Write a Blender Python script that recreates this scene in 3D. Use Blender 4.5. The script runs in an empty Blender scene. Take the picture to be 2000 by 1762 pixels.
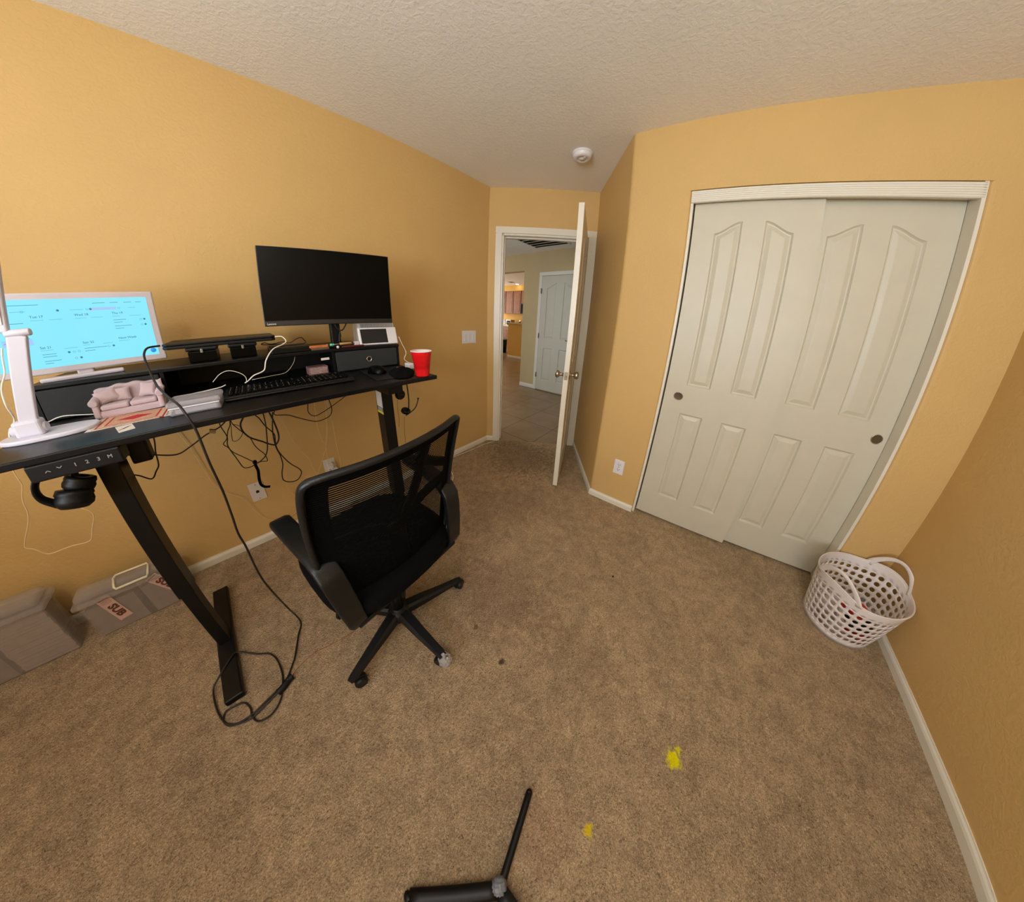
import bpy, bmesh, math, random
from mathutils import Matrix, Vector, Euler
from bpy.app.handlers import persistent
random.seed(7)
sc = bpy.context.scene
COL = sc.collection
V = Vector
PI = math.pi
R = math.radians

# ------------------------------------------------------------------ camera (wide, slightly off-centre fisheye)
cam = bpy.data.cameras.new('camera')
cam_o = bpy.data.objects.new('camera', cam)
COL.objects.link(cam_o)
sc.camera = cam_o
YAW, PITCH, ROLL, CX, CY = 0.637689567, -0.311424326, 0.0519532308, 1022.45554, 778.151464
POLY = (2.12753356, -0.741153767, -0.209809481, 0.147980519)
cam.type = 'PANO'
cam.panorama_type = 'FISHEYE_LENS_POLYNOMIAL'
cam.sensor_fit = 'HORIZONTAL'
cam.sensor_width = 36.0
cam.sensor_height = 36.0 * 1762 / 2000
mm = 36.0 / 2000 * 1000
cam.fisheye_polynomial_k0 = 0.0
cam.fisheye_polynomial_k1 = -POLY[0] / mm
cam.fisheye_polynomial_k2 = -POLY[1] / mm ** 2
cam.fisheye_polynomial_k3 = -POLY[2] / mm ** 3
cam.fisheye_polynomial_k4 = -POLY[3] / mm ** 4
cam.fisheye_fov = R(220)
cam.shift_x = (1000 - CX) / 2000
cam.shift_y = (CY - 881) / 1762
cam.clip_start = 0.01
F = V((math.cos(PITCH) * math.cos(YAW), math.cos(PITCH) * math.sin(YAW), math.sin(PITCH)))
Rt = F.cross(V((0, 0, 1))).normalized()
Up = Rt.cross(F)
Rx = math.cos(ROLL) * Rt + math.sin(ROLL) * Up
Ux = -math.sin(ROLL) * Rt + math.cos(ROLL) * Up
cam_o.matrix_world = Matrix(((Rx.x, Ux.x, -F.x, 0), (Rx.y, Ux.y, -F.y, 0), (Rx.z, Ux.z, -F.z, 1.31), (0, 0, 0, 1)))

# ------------------------------------------------------------------ light and exposure
sc.view_settings.view_transform = 'Standard'
sc.view_settings.look = 'None'
sc.view_settings.gamma = 1.0
sc.view_settings.use_curve_mapping = False
sc.view_settings.exposure = 0.08
world = bpy.data.worlds.new('world')
sc.world = world
world.use_nodes = True
world.node_tree.nodes['Background'].inputs[0].default_value = (0.80, 0.90, 1.0, 1)
world.node_tree.nodes['Background'].inputs[1].default_value = 1.0

def area(name, loc, rot, sx, sy, power, col, spread=180):
    l = bpy.data.lights.new(name, 'AREA')
    l.shape = 'RECTANGLE'; l.size = sx; l.size_y = sy; l.energy = power; l.color = col; l.spread = R(spread)
    o = bpy.data.objects.new(name, l); COL.objects.link(o)
    o.location = loc; o.rotation_euler = rot
    return o
area('window_daylight', (-1.98, -0.22, 1.50), (0, R(-134), 0), 1.15, 1.7, 82, (0.90, 0.98, 1.06))
area('hall_fill', (2.9, 4.3, 2.3), (R(-50), 0, 0), 1.2, 0.8, 5.5, (1.0, 0.88, 0.68))  # unseen fill light added inside the closed hall, which has no window
area('kitchen_fill', (7.2, 10.9, 1.5), (R(-97), 0, 0), 4.0, 2.2, 190, (1.0, 0.93, 0.84))  # fill light added out of view to brighten the kitchen and its ceiling

# ------------------------------------------------------------------ materials
def lin(h):
    h = h.lstrip('#'); r = []
    for i in (0, 2, 4):
        c = int(h[i:i + 2], 16) / 255
        r.append(c / 12.92 if c <= 0.04045 else ((c + 0.055) / 1.055) ** 2.4)
    return (*r, 1)
def mat(name, col, rough=0.5, metal=0.0, bump=0, bscale=100, var=0, vscale=20, emit=None, estr=0, alpha=1, trans=0, spec=0.5, coat=0, detail=3, bdist=0.002):
    m = bpy.data.materials.new(name); m.use_nodes = True
    nt = m.node_tree; b = nt.nodes['Principled BSDF']
    c = lin(col) if isinstance(col, str) else col
    b.inputs['Base Color'].default_value = c
    b.inputs['Roughness'].default_value = rough
    b.inputs['Metallic'].default_value = metal
    b.inputs['Specular IOR Level'].default_value = spec
    if coat: b.inputs['Coat Weight'].default_value = coat
    if alpha < 1: b.inputs['Alpha'].default_value = alpha
    if trans: b.inputs['Transmission Weight'].default_value = trans
    if emit:
        b.inputs['Emission Color'].default_value = lin(emit); b.inputs['Emission Strength'].default_value = estr
    tc = nt.nodes.new('ShaderNodeTexCoord')
    if var:
        n = nt.nodes.new('ShaderNodeTexNoise'); n.inputs['Scale'].default_value = vscale; n.inputs['Detail'].default_value = 4
        nt.links.new(tc.outputs['Object'], n.inputs['Vector'])
        r = nt.nodes.new('ShaderNodeMapRange')
        r.inputs[1].default_value = 0.3; r.inputs[2].default_value = 0.7; r.inputs[3].default_value = 1 - var; r.inputs[4].default_value = 1 + var
        nt.links.new(n.outputs[0], r.inputs[0])
        hs = nt.nodes.new('ShaderNodeHueSaturation'); hs.inputs['Color'].default_value = c
        nt.links.new(r.outputs[0], hs.inputs['Value']); nt.links.new(hs.outputs[0], b.inputs['Base Color'])
    if bump:
        n = nt.nodes.new('ShaderNodeTexNoise'); n.inputs['Scale'].default_value = bscale; n.inputs['Detail'].default_value = detail
        nt.links.new(tc.outputs['Object'], n.inputs['Vector'])
        bp = nt.nodes.new('ShaderNodeBump'); bp.inputs['Strength'].default_value = bump; bp.inputs['Distance'].default_value = bdist
        nt.links.new(n.outputs[0], bp.inputs['Height']); nt.links.new(bp.outputs[0], b.inputs['Normal'])
    return m

def nd(nt, t, **k):
    n = nt.nodes.new(t)
    for a, v in k.items():
        if a.startswith('i_'): n.inputs[int(a[2:])].default_value = v
        else: setattr(n, a, v)
    return n

def carpet():
    m = bpy.data.materials.new('carpet'); m.use_nodes = True; nt = m.node_tree; b = nt.nodes['Principled BSDF']
    L = nt.links.new
    tc = nd(nt, 'ShaderNodeTexCoord')
    b.inputs['Roughness'].default_value = 1.0; b.inputs['Specular IOR Level'].default_value = 0.05
    # fine pile, mid mottling, large wear
    def noise(s, d, rough=0.6, dist=0):
        n = nd(nt, 'ShaderNodeTexNoise'); n.inputs['Scale'].default_value = s; n.inputs['Detail'].default_value = d
        n.inputs['Roughness'].default_value = rough; n.inputs['Distortion'].default_value = dist
        L(tc.outputs['Object'], n.inputs['Vector']); return n
    fine = noise(150, 5, 0.85, 1.8); mid = noise(15, 8, 0.74, 0.6); big = noise(2.2, 4, 0.6, 0.3); vor = nd(nt, 'ShaderNodeTexVoronoi')
    vor.inputs['Scale'].default_value = 170; L(tc.outputs['Object'], vor.inputs['Vector'])
    r1 = nd(nt, 'ShaderNodeValToRGB'); e = r1.color_ramp.elements
    e[0].position = 0.34; e[0].color = lin('5f4a34'); e[1].position = 0.60; e[1].color = lin('e2c6a0')
    L(fine.outputs[0], r1.inputs[0])
    def mr(src, a, b_, c, d):
        r = nd(nt, 'ShaderNodeMapRange'); r.inputs[1].default_value = a; r.inputs[2].default_value = b_; r.inputs[3].default_value = c; r.inputs[4].default_value = d
        L(src, r.inputs[0]); return r
    m1 = mr(mid.outputs[0], 0.33, 0.66, 0.74, 1.18); m2 = mr(big.outputs[0], 0.35, 0.65, 0.88, 1.06)
    mu = nd(nt, 'ShaderNodeMath', operation='MULTIPLY'); L(m1.outputs[0], mu.inputs[0]); L(m2.outputs[0], mu.inputs[1])
    hs = nd(nt, 'ShaderNodeHueSaturation'); L(r1.outputs[0], hs.inputs['Color']); L(mu.outputs[0], hs.inputs['Value'])
    last = hs.outputs[0]
    # stains that have a place of their own (x, y, radius, colour, strength)
    nz = noise(38, 3, 0.6)
    for (x, y, rx, ry, col, st) in ((0.500, -0.338, 0.036, 0.026, 'fff200', 0.97), (0.191, -0.171, 0.019, 0.015, 'f6d800', 0.85),
                               (0.393, 0.337, 0.017, 0.013, '3a2a22', 0.85), (0.62, 0.56, 0.20, 0.30, '6e4038', 0.22),
                               (1.75, 1.30, 0.34, 0.42, '4a3530', 0.38), (0.43, 0.52, 0.012, 0.012, '4a3626', 0.6), (1.15, 0.95, 0.35, 0.25, '5a3a38', 0.16),
                               (0.62, 0.10, 0.12, 0.22, '5a4030', 0.18), (0.12, -0.06, 0.10, 0.10, 'a05a50', 0.15)):
        sx = nd(nt, 'ShaderNodeSeparateXYZ'); L(tc.outputs['Object'], sx.inputs[0])
        d = nd(nt, 'ShaderNodeVectorMath', operation='SUBTRACT'); L(tc.outputs['Object'], d.inputs[0]); d.inputs[1].default_value = (x, y, 0)
        s2 = nd(nt, 'ShaderNodeVectorMath', operation='MULTIPLY'); L(d.outputs[0], s2.inputs[0]); s2.inputs[1].default_value = (1 / rx, 1 / ry, 0)
        ln = nd(nt, 'ShaderNodeVectorMath', operation='LENGTH'); L(s2.outputs[0], ln.inputs[0])
        ad = nd(nt, 'ShaderNodeMath', operation='ADD'); L(ln.outputs['Value'], ad.inputs[0])
        no = mr(nz.outputs[0], 0.3, 0.7, -0.55, 0.55); L(no.outputs[0], ad.inputs[1])
        fa = mr(ad.outputs[0], 0.55, 1.1, st, 0.0)
        mx = nd(nt, 'ShaderNodeMix', data_type='RGBA'); L(fa.outputs[0], mx.inputs[0]); L(last, mx.inputs[6]); mx.inputs[7].default_value = lin(col)
        last = mx.outputs[2]
    L(last, b.inputs['Base Color'])
    bp = nd(nt, 'ShaderNodeBump'); bp.inputs['Strength'].default_value = 0.9; bp.inputs['Distance'].default_value = 0.006
    ad = nd(nt, 'ShaderNodeMath', operation='ADD'); L(fine.outputs[0], ad.inputs[0]); L(vor.outputs[0], ad.inputs[1])
    ad2 = nd(nt, 'ShaderNodeMath', operation='ADD'); L(ad.outputs[0], ad2.inputs[0]); L(mid.outputs[0], ad2.inputs[1])
    L(ad2.outputs[0], bp.inputs['Height']); L(bp.outputs[0], b.inputs['Normal'])
    return m

def plaster(name, col, bump, scale, var=0.03, rough=0.6, dist=0.004):
    m = bpy.data.materials.new(name); m.use_nodes = True; nt = m.node_tree; b = nt.nodes['Principled BSDF']; L = nt.links.new
    tc = nd(nt, 'ShaderNodeTexCoord'); b.inputs['Roughness'].default_value = rough; b.inputs['Specular IOR Level'].default_value = 0.3
    n = nd(nt, 'ShaderNodeTexNoise'); n.inputs['Scale'].default_value = scale; n.inputs['Detail'].default_value = 3; n.inputs['Roughness'].default_value = 0.5; n.inputs['Distortion'].default_value = 0.8
    L(tc.outputs['Object'], n.inputs['Vector'])
    r = nd(nt, 'ShaderNodeValToRGB'); r.color_ramp.elements[0].position = 0.42; r.color_ramp.elements[1].position = 0.62
    L(n.outputs[0], r.inputs[0])
    bp = nd(nt, 'ShaderNodeBump'); bp.inputs['Strength'].default_value = bump; bp.inputs['Distance'].default_value = dist
    L(r.outputs[0], bp.inputs['Height']); L(bp.outputs[0], b.inputs['Normal'])
    n2 = nd(nt, 'ShaderNodeTexNoise'); n2.inputs['Scale'].default_value = 2.5; n2.inputs['Detail'].default_value = 5
    L(tc.outputs['Object'], n2.inputs['Vector'])
    mr = nd(nt, 'ShaderNodeMapRange'); mr.inputs[1].default_value = 0.3; mr.inputs[2].default_value = 0.7; mr.inputs[3].default_value = 1 - var; mr.inputs[4].default_value = 1 + var
    L(n2.outputs[0], mr.inputs[0])
    hs = nd(nt, 'ShaderNodeHueSaturation'); hs.inputs['Color'].default_value = lin(col); L(mr.outputs[0], hs.inputs['Value']); L(hs.outputs[0], b.inputs['Base Color'])
    return m

def tile_mat():
    m = bpy.data.materials.new('floor_tile'); m.use_nodes = True; nt = m.node_tree; b = nt.nodes['Principled BSDF']; L = nt.links.new
    tc = nd(nt, 'ShaderNodeTexCoord'); mp = nd(nt, 'ShaderNodeMapping'); mp.inputs['Location'].default_value = (-2.05, -1.38, 0)
    L(tc.outputs['Object'], mp.inputs[0])
    br = nd(nt, 'ShaderNodeTexBrick'); br.offset = 0; br.squash = 1
    br.inputs['Scale'].default_value = 1.0; br.inputs['Mortar Size'].default_value = 0.004; br.inputs['Brick Width'].default_value = 0.462; br.inputs['Row Height'].default_value = 0.475
    br.inputs['Color1'].default_value = lin('94795a'); br.inputs['Color2'].default_value = lin('8a7052'); br.inputs['Mortar'].default_value = lin('4a3828')
    L(mp.outputs[0], br.inputs['Vector'])
    n = nd(nt, 'ShaderNodeTexNoise'); n.inputs['Scale'].default_value = 4; n.inputs['Detail'].default_value = 6; L(tc.outputs['Object'], n.inputs['Vector'])
    mr = nd(nt, 'ShaderNodeMapRange'); mr.inputs[1].default_value = 0.3; mr.inputs[2].default_value = 0.7; mr.inputs[3].default_value = 0.82; mr.inputs[4].default_value = 1.12
    L(n.outputs[0], mr.inputs[0])
    hs = nd(nt, 'ShaderNodeHueSaturation'); L(br.outputs[0], hs.inputs['Color']); L(mr.outputs[0], hs.inputs['Value']); L(hs.outputs[0], b.inputs['Base Color'])
    b.inputs['Roughness'].default_value = 0.28
    return m

def chair_mesh_mat():
    m = bpy.data.materials.new('chair_mesh_fabric'); m.use_nodes = True; nt = m.node_tree; b = nt.nodes['Principled BSDF']; L = nt.links.new
    b.inputs['Base Color'].default_value = lin('050506'); b.inputs['Roughness'].default_value = 0.9; b.inputs['Specular IOR Level'].default_value = 0.1
    tc = nd(nt, 'ShaderNodeTexCoord'); sx = nd(nt, 'ShaderNodeSeparateXYZ'); L(tc.outputs['Object'], sx.inputs[0])
    mu = nd(nt, 'ShaderNodeMath', operation='MULTIPLY'); mu.inputs[1].default_value = 150.0; L(sx.outputs[2], mu.inputs[0])
    fr = nd(nt, 'ShaderNodeMath', operation='FRACT'); L(mu.outputs[0], fr.inputs[0])
    gt = nd(nt, 'ShaderNodeMath', operation='GREATER_THAN'); gt.inputs[1].default_value = 0.27; L(fr.outputs[0], gt.inputs[0])
    L(gt.outputs[0], b.inputs['Alpha'])
    return m

def rug_mat():
    m = bpy.data.materials.new('tiny_rug_weave'); m.use_nodes = True; nt = m.node_tree; b = nt.nodes['Principled BSDF']; L = nt.links.new
    tc = nd(nt, 'ShaderNodeTexCoord'); sx = nd(nt, 'ShaderNodeSeparateXYZ'); L(tc.outputs['Generated'], sx.inputs[0])
    def absd(o, c):
        s = nd(nt, 'ShaderNodeMath', operation='SUBTRACT'); L(o, s.inputs[0]); s.inputs[1].default_value = c
        a = nd(nt, 'ShaderNodeMath', operation='ABSOLUTE'); L(s.outputs[0], a.inputs[0]); return a.outputs[0]
    ax = absd(sx.outputs[0], 0.5); ay = absd(sx.outputs[1], 0.5)
    mx = nd(nt, 'ShaderNodeMath', operation='MAXIMUM'); L(ax, mx.inputs[0]); L(ay, mx.inputs[1])
    r = nd(nt, 'ShaderNodeValToRGB'); r.color_ramp.interpolation = 'CONSTANT'; e = r.color_ramp.elements
    e[0].position = 0; e[0].color = lin('cfa084'); e[1].position = 0.33; e[1].color = lin('b4323a')
    for p, c in ((0.36, 'd9b08e'), (0.44, 'a82c38'), (0.47, 'd8c6b4')):
        x = e.new(p); x.color = lin(c)
    L(mx.outputs[0], r.inputs[0])
    # medallion: diamond
    ax2 = nd(nt, 'ShaderNodeMath', operation='MULTIPLY'); L(ax, ax2.inputs[0]); ax2.inputs[1].default_value = 0.75
    sm = nd(nt, 'ShaderNodeMath', operation='ADD'); L(ax2.outputs[0], sm.inputs[0]); L(ay, sm.inputs[1])
    lt = nd(nt, 'ShaderNodeMath', operation='LESS_THAN'); L(sm.outputs[0], lt.inputs[0]); lt.inputs[1].default_value = 0.2
    mixn = nd(nt, 'ShaderNodeMix', data_type='RGBA'); L(lt.outputs[0], mixn.inputs[0]); L(r.outputs[0], mixn.inputs[6]); mixn.inputs[7].default_value = lin('c02432')
    n = nd(nt, 'ShaderNodeTexVoronoi'); n.inputs['Scale'].default_value = 260; L(tc.outputs['Object'], n.inputs['Vector'])
    hs = nd(nt, 'ShaderNodeHueSaturation'); L(mixn.outputs[2], hs.inputs['Color'])
    mr = nd(nt, 'ShaderNodeMapRange'); mr.inputs[3].default_value = 0.65; mr.inputs[4].default_value = 1.15; L(n.outputs[0], mr.inputs[0]); L(mr.outputs[0], hs.inputs['Value'])
    L(hs.outputs[0], b.inputs['Base Color']); b.inputs['Roughness'].default_value = 0.95
    return m

def wood_mat(name, c1, c2):
    m = bpy.data.materials.new(name); m.use_nodes = True; nt = m.node_tree; b = nt.nodes['Principled BSDF']; L = nt.links.new
    tc = nd(nt, 'ShaderNodeTexCoord'); mp = nd(nt, 'ShaderNodeMapping'); mp.inputs['Scale'].default_value = (12, 12, 1.5); L(tc.outputs['Object'], mp.inputs[0])
    n = nd(nt, 'ShaderNodeTexNoise'); n.inputs['Scale'].default_value = 3; n.inputs['Detail'].default_value = 6; L(mp.outputs[0], n.inputs['Vector'])
    r = nd(nt, 'ShaderNodeValToRGB'); r.color_ramp.elements[0].position = 0.3; r.color_ramp.elements[0].color = lin(c1); r.color_ramp.elements[1].position = 0.7; r.color_ramp.elements[1].color = lin(c2)
    L(n.outputs[0], r.inputs[0]); L(r.outputs[0], b.inputs['Base Color']); b.inputs['Roughness'].default_value = 0.4
    return m

M = {}
M['carpet'] = carpet()
M['wall'] = plaster('wall_paint_ochre', 'd0ac6f', 0.22, 60, 0.03, 0.55, 0.0025)
M['ceil'] = plaster('ceiling_texture', 'f0ece4', 0.20, 55, 0.02, 0.85, 0.004)
M['hallwall'] = plaster('hall_paint_khaki', 'c8b184', 0.2, 42)
M['kitwall'] = plaster('kitchen_paint_gold', 'd8ac58', 0.15, 42)
M['tile'] = tile_mat()
M['trim'] = mat('trim_white_paint', 'e2dccc', 0.35, bump=0.08, bscale=60)
M['door'] = mat('door_white_paint', 'cac4b0', 0.42, bump=0.12, bscale=180, var=0.02, vscale=8)
M['brass'] = mat('satin_nickel', 'b8ae9c', 0.28, 1.0)
M['pull'] = mat('pull_aged_bronze', '6e6048', 0.42, 0.75)
M['dish'] = mat('pull_dish_dark', '54492f', 0.5, 0.3)
M['black'] = mat('black_plastic', '0e0f11', 0.45, bump=0.1, bscale=400, spec=0.3)
M['blackmetal'] = mat('black_powder_coat', '070708', 0.42, spec=0.3)
M['blacktop'] = mat('black_laminate', '0b0c0f', 0.36, bump=0.1, bscale=250, var=0.15, vscale=60, spec=0.28)
M['dark'] = mat('deep_black', '060606', 0.6)
M['gloss'] = mat('screen_glass_black', '030303', 0.32, spec=0.10)
M['bezel'] = mat('monitor_bezel', '14161a', 0.4)
M['fabricdark'] = mat('charcoal_drawer_fabric', '292b2c', 0.9, bump=0.3, bscale=500)
M['white'] = mat('white_plastic', 'e4e1e4', 0.35)
M['whitelamp'] = mat('white_lamp_plastic', 'd6d3e0', 0.4)
M['cablew'] = mat('white_cable', 'efe8da', 0.5)
M['cablec'] = mat('cream_cable', 'e6c898', 0.5)
M['cableb'] = mat('black_cable', '1c1110', 0.5)
M['cableo'] = mat('orange_wire', 'a0522e', 0.5)
M['frame'] = mat('pinkish_white_bezel', 'cfc6cc', 0.4)
M['chrome'] = mat('chrome', 'd8d8d8', 0.12, 1.0)
M['seat'] = mat('black_seat_fabric', '070709', 0.95, bump=0.4, bscale=600, spec=0.1)
M['arm'] = mat('chair_arm_plastic', '0f1214', 0.36, bump=0.2, bscale=700, spec=0.4)
M['cmesh'] = chair_mesh_mat()
M['sofa'] = mat('mauve_sofa_fabric', 'c2aeb4', 0.9, bump=0.4, bscale=300, bdist=0.001)
M['rug'] = rug_mat()
M['cup'] = mat('red_plastic_cup', 'e81a20', 0.3)
M['cupin'] = mat('white_cup_lining', 'efe6ea', 0.3)
M['basket'] = mat('white_basket_plastic', 'e6dcd8', 0.42)
M['clothr'] = mat('red_cloth', 'c8302c', 0.9, bump=0.4, bscale=200)
M['clothg'] = mat('grey_white_cloth', 'c4bcb8', 0.9, bump=0.4, bscale=200)
M['clothb'] = mat('black_cloth', '140a0a', 0.9, bump=0.4, bscale=200)
M['paper'] = mat('pale_paper', 'dcd2c8', 0.8)
M['sticker'] = mat('sticker_pink', 'c8a69c', 0.6, var=0.08, vscale=120)
M['stickerd'] = mat('sticker_brown', '5a3026', 0.6, var=0.2, vscale=120)
M['yellow'] = mat('label_yellow', 'd8c840', 0.5)
M['wood'] = wood_mat('oak_cabinet_wood', '74401c', '9c6230')
M['counter'] = mat('counter_top', 'd8c8a8', 0.3, var=0.1, vscale=40)
M['steel'] = mat('steel', '9a9a98', 0.35, 1.0)
M['orange'] = mat('orange_wood', 'c8703a', 0.5, var=0.15, vscale=60)
M['maroon'] = mat('maroon_plastic', '54181c', 0.35)
M['green'] = mat('green_plastic', '58b890', 0.4)
M['tan'] = mat('tan_wood', 'b08850', 0.5)
M['clip'] = mat('clip_beige', 'a08050', 0.5)
M['grille'] = mat('vent_dark', '2a2118', 0.8)
M['fillglass'] = mat('fill_lamp_glow', 'fff2e0', 0.5, emit='fffaf4', estr=40.0)  # glowing globe of the added room fill lamp
M['kitlamp'] = mat('kitchen_lamp_lens', 'fff2e0', 0.5, emit='fff0d8', estr=12.0)
M['ink'] = mat('control_ink_grey', '8c8c90', 0.6)
M['glow'] = mat('small_flame_glow', 'fff2e0', 0.5, emit='fff0b0', estr=4.0)
M['screenlit'] = mat('lit_screen', '000000', 0.4, emit='86e6ff', estr=0.98)
M['ui_dark'] = mat('screen_ink_dark', '000000', 0.4, emit='3c7e96', estr=0.9)
M['ui_mid'] = mat('screen_ink_mid', '000000', 0.4, emit='5ab0cc', estr=0.9)
M['ui_pink'] = mat('screen_chip_lilac', '000000', 0.4, emit='a4c8fa', estr=0.95)
M['ui_blue'] = mat('screen_button_blue', '000000', 0.4, emit='1e96e0', estr=0.95)
M['frost'] = mat('frosted_clear_plastic', 'c8c2c8', 0.22, alpha=0.42)
M['frostbin'] = mat('cloudy_bin_plastic', 'b4aaa4', 0.22, alpha=0.40)
M['papers'] = mat('stacked_paper', 'a09084', 0.9, var=0.08, vscale=30)
M['papers2'] = mat('stacked_card', '8a766a', 0.9, var=0.1, vscale=20)
M['handle'] = mat('bin_handle_cream', 'e6dcc0', 0.4)
M['tape'] = mat('crumpled_clear_tape', 'c4c0c0', 0.2, alpha=0.6)
M['tapeg'] = mat('grey_tape', '6a6e74', 0.35, bump=0.5, bscale=80)
M['redbox'] = mat('small_red_grey_box', '8a6464', 0.7, var=0.3, vscale=90)
M['printed'] = mat('pouch_print', '9c6c70', 0.8, var=0.6, vscale=70)
def glass():
    m = bpy.data.materials.new('window_glass'); m.use_nodes = True; nt = m.node_tree
    b = nt.nodes['Principled BSDF']; nt.nodes.remove(b)
    t = nd(nt, 'ShaderNodeBsdfTransparent'); g = nd(nt, 'ShaderNodeBsdfGlossy'); g.inputs['Roughness'].default_value = 0.02
    mx = nd(nt, 'ShaderNodeMixShader'); mx.inputs[0].default_value = 0.06
    nt.links.new(t.outputs[0], mx.inputs[1]); nt.links.new(g.outputs[0], mx.inputs[2]); nt.links.new(mx.outputs[0], nt.nodes['Material Output'].inputs[0])
    return m
M['glass'] = glass()

# ------------------------------------------------------------------ mesh helpers (all geometry is given in world metres)
WM = {}
def T(x=0, y=0, z=0): return Matrix.Translation((x, y, z))
def RZ(a): return Matrix.Rotation(a, 4, 'Z')
def RX(a): return Matrix.Rotation(a, 4, 'X')
def RY(a): return Matrix.Rotation(a, 4, 'Y')
def cr(pts, n=6, closed=False):
    pts = [V(p) for p in pts]; out = []; k = len(pts)
    rng = range(k if closed else k - 1)
    for i in rng:
        p0 = pts[(i - 1) % k] if closed or i > 0 else pts[0] * 2 - pts[1]
        p1 = pts[i]; p2 = pts[(i + 1) % k]
        p3 = pts[(i + 2) % k] if closed or i + 2 < k else pts[-1] * 2 - pts[-2]
        for j in range(n):
            t = j / n
            out.append(0.5 * ((2 * p1) + (p2 - p0) * t + (2 * p0 - 5 * p1 + 4 * p2 - p3) * t * t + (3 * p1 - p0 - 3 * p2 + p3) * t ** 3))
    if not closed: out.append(pts[-1])
    return out
class MB:
    def __init__(s): s.bm = bmesh.new()
    def merge(s, b2, mtx=None, smooth=None):
        if mtx is not None: b2.transform(mtx)
        if smooth is not None:
            for f in b2.faces: f.smooth = smooth
        me = bpy.data.meshes.new('tmp'); b2.to_mesh(me); b2.free(); s.bm.from_mesh(me); bpy.data.meshes.remove(me); return s
    def box(s, x0, x1, y0, y1, z0, z1, bev=0, seg=2, mtx=None):
        b = bmesh.new(); bmesh.ops.create_cube(b, size=1)
        b.transform(Matrix.Translation(((x0 + x1) / 2, (y0 + y1) / 2, (z0 + z1) / 2)) @ Matrix.Diagonal((abs(x1 - x0), abs(y1 - y0), abs(z1 - z0), 1)))
        if bev: bmesh.ops.bevel(b, geom=list(b.edges), offset=bev, segments=seg, profile=0.5, affect='EDGES')
        return s.merge(b, mtx)
    def prism(s, poly, z0, z1, bev=0, seg=2, mtx=None, smooth=False):
        b = bmesh.new(); vs = [b.verts.new((p[0], p[1], z0)) for p in poly]; f = b.faces.new(vs)
        r = bmesh.ops.extrude_face_region(b, geom=[f]); nv = [e for e in r['geom'] if isinstance(e, bmesh.types.BMVert)]
        for v in nv: v.co.z = z1
        bmesh.ops.recalc_face_normals(b, faces=b.faces[:])
        if bev:
            es = [e for e in b.edges if abs(e.verts[0].co.z - e.verts[1].co.z) < 1e-6]
            bmesh.ops.bevel(b, geom=es, offset=bev, segments=seg, profile=0.5, affect='EDGES')
        return s.merge(b, mtx, smooth)
    def cyl(s, p0, p1, r0, r1=None, n=20, bev=0):
        p0, p1 = V(p0), V(p1); r1 = r0 if r1 is None else r1
        d = p1 - p0; L = d.length
        b = bmesh.new(); bmesh.ops.create_cone(b, cap_ends=True, segments=n, radius1=r0, radius2=r1, depth=L)
        if bev:
            es = [e for e in b.edges if abs(e.verts[0].co.z - e.verts[1].co.z) < 1e-6]
            bmesh.ops.bevel(b, geom=es, offset=bev, segments=2, profile=0.5, affect='EDGES')
        for f in b.faces: f.smooth = len(f.verts) <= 4
        q = V((0, 0, 1)).rotation_difference(d.normalized()).to_matrix().to_4x4()
        return s.merge(b, Matrix.Translation((p0 + p1) / 2) @ q)
    def lathe(s, prof, n=32, mtx=None, closed=False):
        b = bmesh.new(); rings = []
        for (r, z) in prof:
            rings.append([b.verts.new((max(r, 1e-5) * math.cos(2 * PI * i / n), max(r, 1e-5) * math.sin(2 * PI * i / n), z)) for i in range(n)])
        for a, c in zip(rings, rings[1:]):
            for i in range(n):
                b.faces.new((a[i], a[(i + 1) % n], c[(i + 1) % n], c[i]))
        bmesh.ops.remove_doubles(b, verts=b.verts[:], dist=1e-5)
        bmesh.ops.recalc_face_normals(b, faces=b.faces[:])
        return s.merge(b, mtx, True)
    def ball(s, c, r, sc_=(1, 1, 1), mtx=None, sub=3):
        b = bmesh.new(); bmesh.ops.create_icosphere(b, subdivisions=sub, radius=r)
        b.transform(Matrix.Translation(c) @ Matrix.Diagonal((*sc_, 1)))
        return s.merge(b, mtx, True)
    def tube(s, pts, r, n=8, sm=5, closed=False, flat=None):
        P = cr(pts, sm, closed) if sm > 1 else [V(p) for p in pts]
        Q = [P[0]]
        for p in P[1:]:
            if (p - Q[-1]).length > 1e-5: Q.append(p)
        P = Q; b = bmesh.new(); rings = []; k = len(P)
        t0 = (P[1] - P[0]).normalized(); u = t0.orthogonal().normalized()
        for i in range(k):
            if closed: t = (P[(i + 1) % k] - P[i - 1]).normalized()
            else: t = (P[min(i + 1, k - 1)] - P[max(i - 1, 0)]).normalized()
            u = (u - t * u.dot(t)).normalized() if flat is None else (V(flat) - t * V(flat).dot(t)).normalized()
            w = t.cross(u)
            rr = r(i / (k - 1)) if callable(r) else r
            ra, rb = rr if isinstance(rr, tuple) else (rr, rr)
            rings.append([b.verts.new(P[i] + u * math.cos(2 * PI * j / n) * ra + w * math.sin(2 * PI * j / n) * rb) for j in range(n)])
        for i in range(k if closed else k - 1):
            a, c = rings[i], rings[(i + 1) % k]
            for j in range(n): b.faces.new((a[j], a[(j + 1) % n], c[(j + 1) % n], c[j]))
        if not closed:
            b.faces.new(rings[0][::-1]); b.faces.new(rings[-1])
        bmesh.ops.recalc_face_normals(b, faces=b.faces[:])
        return s.merge(b, None, True)
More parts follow.
